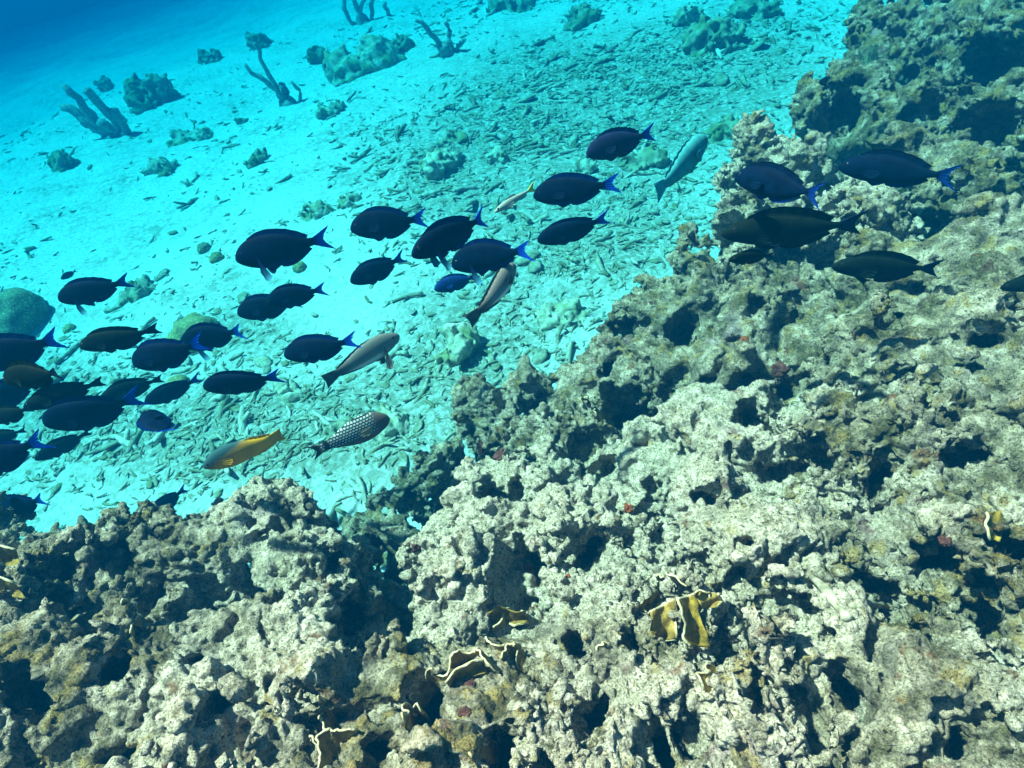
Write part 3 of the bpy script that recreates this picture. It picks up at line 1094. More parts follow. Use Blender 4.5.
coral_head(462, 352, 62, 44, 'rounded rubble boulder on pale sand before the reef', CLUMP_TAN, 5, 0.8)
coral_head(560, 318, 80, 26, 'low mound of cemented rubble near the reef ridge', CLUMP_TAN, 8)
coral_head(340, 432, 50, 22, 'brown leafy clump behind the scaly parrotfish', CLUMP, 5, 1.0, 1.6)
coral_head(395, 425, 60, 24, 'knobbly rubble heap in front of the scaly parrotfish', CLUMP_TAN, 7)
coral_head(295, 395, 44, 18, 'yellow green clump under the lone tang of the school', CLUMP_TAN, 4)
brain(14, 322, 66, 0.85, 'large greenish brain coral beside the school', BRAIN_DARK)
brain(196, 337, 50, 0.75, 'smooth mustard brain coral dome behind three tangs', BRAIN)
brain(205, 250, 14, 0.9, 'small round brain coral, the greyer of a touching pair', BRAIN_DARK)
brain(217, 259, 14, 0.9, 'small mustard brain coral touching a greyer one', BRAIN)
brain(70, 330, 13, 0.8, 'tiny green coral ball beside the large brain coral', BRAIN)
brain(178, 384, 22, 0.6, 'flat mustard coral half hidden under a tang', BRAIN)
brain(300, 268, 14, 0.8, 'little yellow coral below the paddling tang', BRAIN)
brain(434, 232, 16, 0.7, 'yellow coral lump behind a raised tang tail', BRAIN)
brain(432, 150, 11, 0.9, 'pale coral ball on the mossy mound', RUBBLE_PALE)


# ------------------------------------------------------------------ fish
def fish_material(name, build, rough=0.7, spec=0.02):
    m, nt, b = mat(name)
    sepn = nt.nodes.new('ShaderNodeSeparateXYZ')
    op = obj_pos(nt)
    nt.links.new(op, sepn.inputs[0])
    col = build(nt, op, sepn.outputs[0], sepn.outputs[1], sepn.outputs[2])
    nt.links.new(col, b.inputs['Base Color'])
    b.inputs['Roughness'].default_value = rough
    b.inputs['Specular IOR Level'].default_value = spec
    return m


def step(nt, v, a, b_):
    return ramp_range(nt, v, a, b_)


def ramp_range(nt, v, a, b_):
    n = nt.nodes.new('ShaderNodeMapRange')
    n.inputs['From Min'].default_value = a
    n.inputs['From Max'].default_value = b_
    nt.links.new(v, n.inputs['Value'])
    return n.outputs[0]


# fish local axes: snout at x = 0, tail tip at x = 1, z up, length 1
def plain(c1, c2, sc=14):
    return lambda nt, op, x, y, z: mix(nt, ramp(nt, noise(nt, op, sc, 3), [(0.4, (0, 0, 0)), (0.6, (1, 1, 1))]), c1, c2)


def tang_col(nt, op, x, y, z):
    c = plain((0.0004, 0.004, 0.014), (0.0007, 0.007, 0.024), 9)(nt, op, x, y, z)
    return mix(nt, ramp_range(nt, z, -0.10, -0.17), c, (0.0008, 0.013, 0.11))


TANG = fish_material('tang_skin', tang_col)
TANG_TAIL = fish_material('tang_tail', lambda nt, op, x, y, z: mix(nt, ramp_range(nt, x, 0.78, 0.92), (0.0006, 0.007, 0.05), (0.003, 0.055, 0.42)))
TANG_DIM = fish_material('dim_tang_tail', lambda nt, op, x, y, z: mix(nt, ramp_range(nt, x, 0.80, 0.96), (0.0006, 0.006, 0.03), (0.002, 0.025, 0.16)))
TANG_FIN = fish_material('tang_fin', lambda nt, op, x, y, z: mix(nt, ramp(nt, noise(nt, op, 30, 2), [(0.4, (0, 0, 0)), (0.6, (1, 1, 1))]), (0.0004, 0.007, 0.045), (0.0008, 0.012, 0.08)))
TANG_PALE = fish_material('pale_blue_tang_skin', plain((0.004, 0.020, 0.10), (0.006, 0.028, 0.14)))
TANG_PECT = fish_material('tang_pectoral', lambda nt, op, x, y, z: mix(nt, ramp_range(nt, z, -0.12, -0.30), (0.001, 0.008, 0.04), (0.03, 0.20, 0.28)))
BROWN = fish_material('brown_surgeon_skin', plain((0.0022, 0.0065, 0.0045), (0.004, 0.010, 0.007)))
BROWN_TAIL = fish_material('brown_surgeon_tail', plain((0.003, 0.007, 0.016), (0.006, 0.012, 0.03)))
PURPLE = fish_material('purple_tang_skin', plain((0.006, 0.011, 0.035), (0.008, 0.014, 0.045)))
EYE = fish_material('fish_eye', plain((0.006, 0.006, 0.007), (0.008, 0.008, 0.009)), 0.15, 0.5)
SPINE = fish_material('tail_spine', plain((0.75, 0.72, 0.55), (0.8, 0.78, 0.6)))


def scales(nt, op, light, dark, sx=46.0, sz=52.0, rotd=0.0):
    mp = nt.nodes.new('ShaderNodeMapping')
    mp.inputs['Scale'].default_value = (sx, 1.0, sz)
    mp.inputs['Rotation'].default_value = (math.radians(90), 0, 0)
    nt.links.new(op, mp.inputs['Vector'])
    br = nt.nodes.new('ShaderNodeTexBrick')
    br.inputs['Scale'].default_value = 1.0
    br.inputs['Mortar Size'].default_value = 0.2
    br.inputs['Mortar Smooth'].default_value = 0.4
    br.inputs['Brick Width'].default_value = 1.0
    br.inputs['Row Height'].default_value = 0.8
    br.inputs['Color1'].default_value = (*light, 1)
    br.inputs['Color2'].default_value = (*[c * 0.8 for c in light], 1)
    br.inputs['Mortar'].default_value = (*dark, 1)
    nt.links.new(mp.outputs[0], br.inputs['Vector'])
    return br.outputs['Color']


def grey_col(nt, op, x, y, z):
    c = mix(nt, ramp_range(nt, z, 0.08, -0.09), (0.10, 0.115, 0.105), (0.25, 0.27, 0.24))
    c = mix(nt, 0.4, c, scales(nt, op, (0.28, 0.29, 0.26), (0.07, 0.07, 0.06), 50, 50))
    c = mix(nt, ramp_range(nt, x, 0.62, 0.82), c, (0.045, 0.045, 0.042))
    band = math_node(nt, 'MULTIPLY', ramp_range(nt, z, -0.045, -0.065), ramp_range(nt, x, 0.22, 0.32), True)
    band = math_node(nt, 'MULTIPLY', band, ramp_range(nt, z, -0.115, -0.095), True)
    return mix(nt, band, c, (0.55, 0.56, 0.53))


def scaly_col(nt, op, x, y, z):
    c = scales(nt, op, (0.42, 0.47, 0.46), (0.02, 0.024, 0.022), 25, 24)
    c = mix(nt, ramp_range(nt, z, -0.055, -0.085), c, (0.15, 0.085, 0.07))
    c = mix(nt, ramp_range(nt, x, 0.22, 0.14), c, (0.09, 0.065, 0.055))
    c = mix(nt, math_node(nt, 'MULTIPLY', ramp_range(nt, x, 0.75, 0.77), ramp_range(nt, x, 0.83, 0.81), True), c, (0.03, 0.025, 0.025))
    return c


def hog_col(nt, op, x, y, z):
    k = math_node(nt, 'ADD', math_node(nt, 'MULTIPLY', z, 3.2), math_node(nt, 'MULTIPLY', x, -1.0))
    k = math_node(nt, 'ADD', k, math_node(nt, 'MULTIPLY', noise(nt, op, 10, 3), 0.12))
    blue = mix(nt, ramp_range(nt, k, -0.26, 0.02), (0.48, 0.22, 0.006), (0.030, 0.070, 0.076))
    return mix(nt, ramp_range(nt, x, 0.60, 0.70), blue, (0.66, 0.30, 0.005))


GREY = fish_material('grey_parrot_skin', grey_col)
GREY_TAIL = fish_material('grey_parrot_tail', plain((0.045, 0.045, 0.042), (0.08, 0.08, 0.072)))
SCALY = fish_material('scaly_parrot_skin', scaly_col)
SCALY_TAIL = fish_material('scaly_parrot_tail', lambda nt, op, x, y, z: mix(nt, ramp_range(nt, x, 0.86, 0.90), (0.26, 0.20, 0.12), (0.05, 0.03, 0.03)))
HOG = fish_material('hogfish_skin', hog_col)
HOG_FIN = fish_material('hogfish_fin', plain((0.58, 0.26, 0.004), (0.68, 0.32, 0.006)))
PALEF = fish_material('pale_parrot_skin', plain((0.02, 0.20, 0.21), (0.03, 0.25, 0.26)))
PALEF_TAIL = fish_material('pale_parrot_tail', plain((0.03, 0.26, 0.27), (0.05, 0.31, 0.32)))
GOAT = fish_material('goatfish_skin', plain((0.24, 0.26, 0.22), (0.30, 0.32, 0.27)))
GOAT_TAIL = fish_material('goatfish_tail', plain((0.72, 0.58, 0.03), (0.78, 0.64, 0.05)))

# profile: rows of (x, top, bottom, half width)
PROF = {
    'tang': [(0, -.010, -.030, .006), (.012, .020, -.052, .020), (.04, .062, -.078, .034), (.09, .108, -.108, .048), (.17, .148, -.142, .060), (.28, .168, -.166, .066),
             (.40, .166, -.170, .064), (.52, .142, -.148, .054), (.62, .104, -.106, .041), (.70, .064, -.064, .028), (.77, .042, -.042, .018), (.82, .036, -.036, .011)],
    'surgeon': [(0, -.010, -.030, .006), (.015, .016, -.050, .020), (.05, .050, -.074, .034), (.11, .090, -.098, .048), (.20, .122, -.122, .058), (.31, .136, -.138, .062),
                (.43, .132, -.136, .058), (.55, .108, -.114, .049), (.65, .076, -.080, .037), (.73, .048, -.050, .025), (.79, .030, -.030, .016), (.84, .027, -.027, .010)],
    'parrot': [(0, .004, -.022, .010), (.015, .028, -.042, .026), (.05, .058, -.064, .042), (.12, .094, -.090, .056), (.22, .122, -.116, .064), (.34, .128, -.128, .066),
               (.46, .114, -.118, .058), (.58, .088, -.092, .046), (.68, .062, -.064, .034), (.76, .046, -.046, .024), (.82, .044, -.044, .016), (.86, .048, -.048, .010)],
    'hog': [(0, -.008, -.026, .008), (.02, .014, -.044, .024), (.07, .048, -.068, .042), (.15, .088, -.096, .056), (.26, .118, -.118, .064), (.38, .126, -.124, .064),
            (.50, .116, -.112, .056), (.61, .094, -.090, .044), (.70, .072, -.070, .033), (.77, .056, -.056, .024), (.83, .052, -.052, .016), (.87, .056, -.056, .010)],
    'slim': [(0, -.006, -.020, .006), (.02, .010, -.030, .018), (.08, .034, -.046, .032), (.18, .060, -.062, .042), (.30, .072, -.070, .046), (.45, .068, -.064, .042),
             (.58, .054, -.050, .034), (.68, .040, -.036, .026), (.76, .026, -.024, .017), (.82, .022, -.020, .010)],
}


DEEP = {'doctor': 0.84, 'tangnear': 0.98, 'scaly': 1.38, 'hog': 1.24, 'grey': 1.06, 'pale': 0.95}


def spline(rows, n):
    rows = np.array(rows)
    s = np.concatenate([[0], np.cumsum(np.hypot(np.diff(rows[:, 0]), np.diff(rows[:, 1])))])
    t = np.linspace(0, s[-1], n)
    out = []
    for c in range(rows.shape[1]):
        y = rows[:, c]
        m_ = np.gradient(y, s)
        k = np.clip(np.searchsorted(s, t, side='right') - 1, 0, len(s) - 2)
        h = s[k + 1] - s[k]
        u = (t - s[k]) / h
        out.append((2 * u**3 - 3 * u**2 + 1) * y[k] + (u**3 - 2 * u**2 + u) * h * m_[k] + (-2 * u**3 + 3 * u**2) * y[k + 1] + (u**3 - u**2) * h * m_[k + 1])
    return np.stack(out, -1)


def bend_fish(v, bend):
    v = v.copy()
    x = v[:, 0]
    d = np.clip(x - 0.25, 0, None)
    v[:, 1] += bend * d ** 2 * 0.9 - bend * 0.05 * np.clip(0.25 - x, 0, None)
    return v


def body_mesh(kind, bend, name):
    rows = spline(PROF[kind], 34)
    rows[:, 1:3] *= DEEP.get(name.rstrip('0123456789'), 0.98 if kind == 'tang' else 0.95)
    nseg = 20
    v, f = [], []
    for (x, t, b, w) in rows:
        zc, hz = (t + b) / 2, (t - b) / 2
        for k in range(nseg):
            a = 2 * math.pi * k / nseg
            c, s = math.cos(a), math.sin(a)
            v.append((x, w * math.copysign(abs(c) ** 0.85, c), zc + hz * math.copysign(abs(s) ** 0.95, s)))
    n = len(rows)
    for i in range(n - 1):
        for k in range(nseg):
            k2 = (k + 1) % nseg
            f.append((i * nseg + k2, (i + 1) * nseg + k2, (i + 1) * nseg + k, i * nseg + k))
    f.append(tuple(reversed(range(nseg))))
    f.append(tuple((n - 1) * nseg + k for k in range(nseg)))
    return mesh_from(bend_fish(np.array(v), bend), f, name)


def fin_sheet(root, edge, bend, name, thick=0.010, across=5, ripple=0.004):
    """root and edge: matching lists of (x, z) or (x, y, z); a thin web between them, thick at the root"""
    root, edge = np.array(root, float), np.array(edge, float)
    if root.shape[1] == 2:
        root = np.insert(root, 1, 0, 1)
        edge = np.insert(edge, 1, 0, 1)
    m = 4 * len(root)
    tt = np.linspace(0, 1, m)
    ts = np.linspace(0, 1, len(root))
    rr = np.stack([np.interp(tt, ts, root[:, c]) for c in range(3)], -1)
    ee = np.stack([np.interp(tt, ts, edge[:, c]) for c in range(3)], -1)
    mid = (ee - rr)
    nrm = np.cross(np.gradient(rr + ee, axis=0), mid)
    nrm /= np.linalg.norm(nrm, axis=1)[:, None] + 1e-9
    v, f = [], []
    for side in (1, -1):
        for j in range(across):
            u = j / (across - 1)
            th = thick * (1 - 0.85 * u) * 0.5
            wob = ripple * u * np.sin(tt * m * 1.55)
            v.append(rr * (1 - u) + ee * u + nrm * (side * th + wob[:, None] if False else side * th) + nrm * wob[:, None])
    V_ = np.vstack(v)
    g = np.arange(2 * across * m).reshape(2, across, m)
    for side in (0, 1):
        for j in range(across - 1):
            for i in range(m - 1):
                q = (g[side, j, i], g[side, j, i + 1], g[side, j + 1, i + 1], g[side, j + 1, i])
                f.append(q if side else q[::-1])
    loop = [(0, i, j) for i, j in ()]
    for i in range(m - 1):
        f.append((g[0, -1, i], g[0, -1, i + 1], g[1, -1, i + 1], g[1, -1, i]))
        f.append((g[0, 0, i + 1], g[0, 0, i], g[1, 0, i], g[1, 0, i + 1]))
    for j in range(across - 1):
        f.append((g[0, j, 0], g[0, j + 1, 0], g[1, j + 1, 0], g[1, j, 0]))
        f.append((g[0, j + 1, -1], g[0, j, -1], g[1, j, -1], g[1, j + 1, -1]))
    return mesh_from(bend_fish(V_, bend), [tuple(int(a) for a in q) for q in f], name)


def prof_at(kind, x, col):
    r = np.array(PROF[kind])
    return float(np.interp(x, r[:, 0], r[:, col]))


def along(kind, xs, col, inset):
    return [(x, prof_at(kind, x, col) - inset * (1 if col == 1 else -1)) for x in xs]


def eye_mesh(kind, side, x, zoff, r):
    v, f = [], []
    n, m = 10, 6
    w = prof_at(kind, x, 3)
    zc = (prof_at(kind, x, 1) + prof_at(kind, x, 2)) / 2 + zoff
    for j in range(m + 1):
        t = math.pi * j / m
        for i in range(n):
            a = 2 * math.pi * i / n
            v.append((x + r * math.sin(t) * math.cos(a), side * w * 0.80 + 0.6 * r * math.cos(t), zc + r * math.sin(t) * math.sin(a)))
    for j in range(m):
        for i in range(n):
            f.append((j * n + i, j * n + (i + 1) % n, (j + 1) * n + (i + 1) % n, (j + 1) * n + i))
    return mesh_from(np.array(v), f, 'eye')


KINDS = {}


def fish_kind(key, prof, skin, fin, tail, tail_style, bend, pect_pose, pect_mat=None, dors=(.16, .74, .045), anal=(.42, .74, .040)):
    parts = []
    xs = np.linspace(dors[0], dors[1], 7)
    prof_h = np.array([0.25, .75, 1, 1, 1, .95, .45])
    rt = along(prof, xs, 1, 0.014)
    ed = [(x + 0.012 + 0.02 * i / 6, z + 0.014 + dors[2] * h) for i, ((x, z), h) in enumerate(zip(rt, prof_h))]
    parts.append(('dorsal_fin', fin_sheet(rt, ed, bend, 'dorsal_fin'), fin))
    xs = np.linspace(anal[0], anal[1], 6)
    rt = along(prof, xs, 2, 0.014)
    ed = [(x + 0.012 + 0.02 * i / 5, z - 0.014 - anal[2] * h) for i, ((x, z), h) in enumerate(zip(rt, [.35, .9, 1, 1, .9, .4]))]
    parts.append(('anal_fin', fin_sheet(rt, ed, bend, 'anal_fin'), fin))
    x0 = PROF[prof][-1][0] - 0.02
    ph = PROF[prof][-1][1]
    zr = np.linspace(-ph, ph, 7)
    if tail_style == 'lunate':
        ze = np.array([-.125, -.085, -.045, 0, .045, .085, .125])
        xe = np.array([1.0, .965, .925, .905, .925, .965, 1.0])
    elif tail_style == 'small':
        ze = np.array([-.075, -.052, -.026, 0, .026, .052, .075])
        xe = np.array([.985, .968, .945, .935, .945, .968, .985])
    elif tail_style == 'fork':
        ze = np.array([-.10, -.068, -.034, 0, .034, .068, .10])
        xe = np.array([1.0, .97, .94, .92, .94, .97, 1.0])
    else:
        ze = np.array([-.088, -.062, -.031, 0, .031, .062, .088])
        xe = np.array([1.0, .99, .985, .98, .985, .99, 1.0])
    parts.append(('tail_fin', fin_sheet([(x0, z) for z in zr], list(zip(xe, ze)), bend, 'tail_fin', 0.018), tail))
    for sd_ in (1, -1):
        px0, w = 0.215, prof_at(prof, 0.215, 3) * 0.93
        r = [(px0, sd_ * w, .010), (px0 + .006, sd_ * w, -.010), (px0 + .010, sd_ * w, -.030), (px0 + .012, sd_ * w, -.048)]
        if pect_pose == 'down':
            e = [(px0 + .11, sd_ * (w + .06), -.23), (px0 + .075, sd_ * (w + .075), -.265), (px0 + .04, sd_ * (w + .08), -.25), (px0 + .012, sd_ * (w + .06), -.16)]
        else:
            e = [(px0 + .17, sd_ * (w + .035), .030), (px0 + .175, sd_ * (w + .045), -.010), (px0 + .150, sd_ * (w + .045), -.048), (px0 + .09, sd_ * (w + .03), -.070)]
        parts.append(('pectoral_fin', fin_sheet(r, e, bend, 'pectoral_fin', 0.006), pect_mat or fin))
        parts.append(('eye', eye_mesh(prof, sd_, 0.085, 0.035 if prof in ('tang', 'surgeon') else 0.022, 0.0155 if prof == 'tang' else 0.021), EYE))
    xs = [.24, .27, .30, .33]
    rt = along(prof, xs, 2, 0.014)
    parts.append(('pelvic_fin', fin_sheet(rt, [(x + .08, z - .05 * h) for (x, z), h in zip(rt, (1.1, .9, .6, .3))], bend, 'pelvic_fin', 0.008), fin))
    for n_, me, m_ in parts:
        me.materials.append(m_)
    bm_ = body_mesh(prof, bend, key)
    bm_.materials.append(skin)
    KINDS[key] = (bm_, parts)


for bi, bend in enumerate((-0.22, 0.05, 0.24)):
    fish_kind('tang%d' % bi, 'tang', TANG, TANG_FIN, TANG_TAIL, 'lunate', bend, 'back', TANG)
    fish_kind('brown%d' % bi, 'surgeon', BROWN, BROWN, BROWN_TAIL, 'small', bend, 'back')
fish_kind('tangdown', 'tang', TANG, TANG_FIN, TANG_TAIL, 'lunate', 0.1, 'down', TANG_PECT)
fish_kind('tangslim', 'surgeon', TANG, TANG_FIN, TANG_TAIL, 'lunate', 0.2, 'down', TANG_PECT)
fish_kind('tangpale', 'tang', TANG_PALE, TANG_PALE, TANG_TAIL, 'lunate', -0.1, 'back', TANG_PALE)
fish_kind('tangpurple', 'tang', PURPLE, TANG_FIN, TANG_TAIL, 'lunate', 0.1, 'back', PURPLE)
fish_kind('tangnear', 'surgeon', TANG, TANG, TANG_DIM, 'lunate', -0.15, 'back', TANG)
fish_kind('tangcurl', 'tang', TANG, TANG_FIN, TANG_TAIL, 'lunate', 0.55, 'back', TANG)
fish_kind('tangback', 'tang', TANG, TANG_FIN, TANG_TAIL, 'lunate', -0.5, 'down', TANG_PECT)
fish_kind('doctor', 'surgeon', BROWN, BROWN, BROWN_TAIL, 'fork', 0.12, 'back')
fish_kind('grey', 'parrot', GREY, GREY_TAIL, GREY_TAIL, 'square', 0.18, 'down', GREY_TAIL, (.24, .78, .022), (.5, .78, .02))
fish_kind('greycurl', 'parrot', GREY, GREY_TAIL, GREY_TAIL, 'square', -0.35, 'back', GREY_TAIL, (.24, .78, .022), (.5, .78, .02))
fish_kind('pale', 'parrot', PALEF, PALEF, PALEF_TAIL, 'square', 0.05, 'back', PALEF, (.24, .78, .012), (.5, .78, .01))
fish_kind('scaly', 'parrot', SCALY, SCALY_TAIL, SCALY_TAIL, 'fork', 0.1, 'back', SCALY_TAIL, (.24, .76, .018), (.5, .76, .018))
fish_kind('hog', 'hog', HOG, HOG_FIN, HOG_FIN, 'square', 0.1, 'back', HOG, (.52, .84, .045), (.52, .86, .055))
fish_kind('goat', 'slim', GOAT, GOAT, GOAT_TAIL, 'fork', 0.05, 'back', GOAT, (.3, .5, .03), (.55, .72, .025))

FISH_NAMES = {'tang': 'blue_tang', 'brown': 'brown_surgeonfish', 'doctor': 'brown_surgeonfish', 'grey': 'grey_parrotfish', 'greycurl': 'grey_parrotfish',
              'pale': 'pale_parrotfish', 'scaly': 'scaly_parrotfish', 'hog': 'yellow_tailed_hogfish', 'goat': 'goatfish'}


def put_fish(key, head, tail, length, label, group=None, behind=False, roll=0.0):
    hx, hy = head
    tx, ty = tail
    a, b = ray(hx, hy), ray(tx, ty)
    # level in the water apart from its own pitch: head and tail at matching heights
    k = a[2] / b[2]
    k = min(max(k, 0.80), 1.25)
    k *= random.uniform(0.955, 1.05) if group else 1.0
    va, vb = a, b * k
    L = np.linalg.norm(va - vb)
    d = length / L
    limit = 0.97 * min(on_bed_depth(hx, hy), on_bed_depth(tx, ty))
    rh = reef_depth(hx, hy, tx, ty)
    d = min(d, limit) if behind else min(d, limit, rh)
    pa, pb = CAM + va * d, CAM + vb * d
    size = np.linalg.norm(pa - pb)
    x = (pb - pa) / size
    up = np.array([0, 0, 1.0])
    y = np.cross(up, x)
    y /= np.linalg.norm(y)
    z = np.cross(x, y)
    away = -ray(hx, hy)
    roll = (0.24 - roll + random.uniform(-.08, .08)) * (1 if np.dot(y, away) > 0 else -1)
    if roll:
        c, s = math.cos(roll), math.sin(roll)
        y, z = c * y + s * z, -s * y + c * z
    me, parts = KINDS[key]
    base = key.rstrip('0123456789')
    nm = next(v for k_, v in FISH_NAMES.items() if base.startswith(k_) and (k_ == base or k_ == 'tang' or k_ == base)) if base not in FISH_NAMES else FISH_NAMES[base]
    o = link(nm, me, None, label=label, category='fish', group=group)
    M = Matrix(((x[0], y[0], z[0], pa[0]), (x[1], y[1], z[1], pa[1]), (x[2], y[2], z[2], pa[2]), (0, 0, 0, 1)))
    o.matrix_world = M @ Matrix.Diagonal((size, size * random.uniform(.92, 1.08), size * (random.uniform(.90, 1.10) if group else 1.0), 1))
    for n_, pm, _m in parts:
        link(n_, pm, None, o)
    return o


def on_bed_depth(px, py):
    return sand_depth(px, py)


def reef_depth(hx, hy, tx, ty):
    best = 99.0
    for t in (0, .25, .5, .75, 1):
        px, py = hx + (tx - hx) * t, hy + (ty - hy) * t
        v = ray(px, py)
        hit = reef_bvh.ray_cast(Vector(CAM), Vector(v))
        if hit[0] is not None:
            best = min(best, hit[3] / np.linalg.norm(v) - 0.07)
    return best


SCHOOL = 'tangs and surgeonfish of the passing school'
L0 = 0.215
tangs = [
    ('tangpurple', (586, 153), (657, 132), .20, 'purplish tang, topmost of the school, above the moss green hump', 0),
    ('tang1', (533, 195), (621, 183), L0, 'dark blue tang under the purplish topmost one', 0),
    ('tang2', (537, 240), (612, 220), .20, 'slender dark tang near the pale parrotfish tail', .25),
    ('tangslim', (411, 254), (492, 216), L0, 'slim dark tang with raised blue tail overlapping a deeper bodied one', 0),
    ('tang1', (350, 228), (428, 218), L0, 'dark tang with broad blue tail nearest the yellow coral lump', 0),
    ('tangback', (451, 265), (534, 243), L0, 'deep bodied dark tang directly above the small bright blue one', 0),
    ('tangcurl', (350, 281), (407, 259), .19, 'smaller blue edged tang swimming alone over bare sand', 0),
    ('tangpale', (434, 289), (479, 275), .17, 'small bright blue tang, lightest of the school', 0),
    ('tangdown', (235, 258), (332, 238), .24, 'large black tang paddling with one fin hanging down', 0),
    ('tang0', (265, 303), (328, 286), .19, 'blue grey tang overlapping a darker one behind it', 0),
    ('tang1', (237, 313), (300, 300), .21, 'dark tang half hidden by the blue grey one', 0),
    ('tang1', (284, 355), (358, 340), L0, 'dark tang whose blue tail crosses the grey parrotfish', 0),
    ('tangback', (180, 345), (248, 324), L0, 'dark tang in front of the mustard brain coral dome', .1),
    ('tang2', (133, 363), (200, 345), L0, 'deep bodied tang touching the mustard dome with its tail', 0),
    ('tang1', (203, 387), (283, 377), L0, 'long dark blue tang above the hogfish', .25),
    ('tangcurl', (144, 402), (203, 381), .20, 'royal blue tang just above the small turning one', 0),
    ('brown0', (98, 400), (163, 377), .20, 'olive brown surgeonfish beside the royal blue tang', 0),
    ('tang2', (43, 423), (141, 402), .26, 'long lighter blue tang under two brown surgeonfish', .2),
    ('brown1', (23, 407), (105, 381), L0, 'dark olive surgeonfish above the long lighter blue tang', 0),
    ('brown2', (79, 346), (157, 332), L0, 'plain brown surgeonfish with dark tail below the finned tang', .1),
    ('tangdown', (58, 299), (131, 281), L0, 'dark tang with pale fin hanging near the large brain coral', 0),
    ('tang1', (-32, 364), (62, 338), .24, 'big black tang with vivid blue forked tail beside the brain coral', 0),
    ('brown0', (4, 380), (69, 367), .19, 'short dark surgeonfish under the big black tang', 0),
    ('tang2', (-42, 408), (46, 382), .24, 'dark tang whose tail overlaps the short surgeonfish', 0),
    ('tang1', (-46, 474), (46, 439), .24, 'black tang with tail in front of the finned dark fish', 0),
    ('brown2', (34, 459), (93, 432), .20, 'stout dark surgeonfish at the school bottom above the reef shelf', 0),
    ('tang1', (2, 508), (44, 500), .20, 'dull blue tang partly hidden behind the reef shelf', 0),
    ('tang0', (148, 520), (184, 487), .19, 'tang diving behind the reef with only its blue tail up', 0),
    ('tangnear', (735, 175), (829, 195), L0, 'black tang with downturned tail before the yellowish outcrop', 0),
    ('tangnear', (839, 165), (962, 175), .26, 'big black tang with blue tail before the shadowed reef top', .1),
    ('doctor', (722, 232), (868, 226), .30, 'very large dark brown surgeonfish gliding close over the reef', .15),
    ('doctor', (832, 265), (944, 271), .24, 'dark olive surgeonfish with pale belly gleam over the reef wall', .15),
    ('brown1', (729, 259), (776, 255), .11, 'tiny black surgeonfish below the very large brown one', .3),
    ('brown1', (1000, 287), (1090, 276), L0, 'dark surgeonfish beside the reef wall, behind the olive surgeonfish', 0),
    ('tang0', (61, 279), (77, 270), .10, 'tiny dark tang high above the large brain coral', 0),
    ('brown1', (-14, 420), (32, 408), .17, 'dim surgeonfish behind the school, upper of two', 0),
    ('brown2', (-18, 440), (24, 432), .15, 'dim surgeonfish behind the school, lower of two', 0),
]
for key, h, t, ln, lab, roll in tangs:
    put_fish(key, h, t, ln, lab, SCHOOL, 'behind the reef' in lab, roll)
put_fish('tangcurl', (149, 410), (168, 448), .17, 'small blue tang turning downward below the royal blue one', SCHOOL, roll=-0.75)
put_fish('grey', (399, 335), (322, 380), .26, 'grey parrotfish with dark eye heading back against the school')
put_fish('greycurl', (514, 264), (480, 320), .22, 'grey parrotfish with white belly stripe climbing steeply away')
put_fish('pale', (706, 138), (653, 194), .30, 'pale blue green parrotfish seen from above near the outcrop')
put_fish('scaly', (389, 417), (310, 452), .24, 'parrotfish with white chequered scales and reddish belly')
put_fish('hog', (202, 466), (283, 436), .24, 'orange yellow hogfish with blue grey back and yellow tail')
put_fish('goat', (494, 212), (537, 186), .20, 'slim pale goatfish with yellow tail resting over rubble')

# ------------------------------------------------------------------ growth on the reef
def leaf_material(name, lo, hi):
    m, nt, b = mat(name)
    p = obj_pos(nt)
    col = ramp(nt, noise(nt, p, 55, 4), [(0.35, lo), (0.65, hi)])
    nt.links.new(col, b.inputs['Base Color'])
    b.inputs['Roughness'].default_value = 0.75
    b.inputs['Specular IOR Level'].default_value = 0.2
    bump(nt, b, [(noise(nt, p, 160, 3), 0.004, 0.6)])
    return m


LEAF = leaf_material('lettuce_coral_tissue', (0.15, 0.095, 0.015), (0.34, 0.23, 0.05))
LEAF_GOLD = leaf_material('golden_coral_tissue', (0.17, 0.11, 0.010), (0.33, 0.23, 0.03))
RIM = leaf_material('pale_coral_rim', (0.34, 0.27, 0.13), (0.58, 0.50, 0.32))
STICK = leaf_material('dead_coral_stick', (0.20, 0.18, 0.11), (0.42, 0.38, 0.27))
ORANGE = leaf_material('orange_sponge', (0.12, 0.022, 0.006), (0.30, 0.075, 0.015))
MAROON = leaf_material('maroon_sponge', (0.035, 0.012, 0.009), (0.11, 0.038, 0.025))


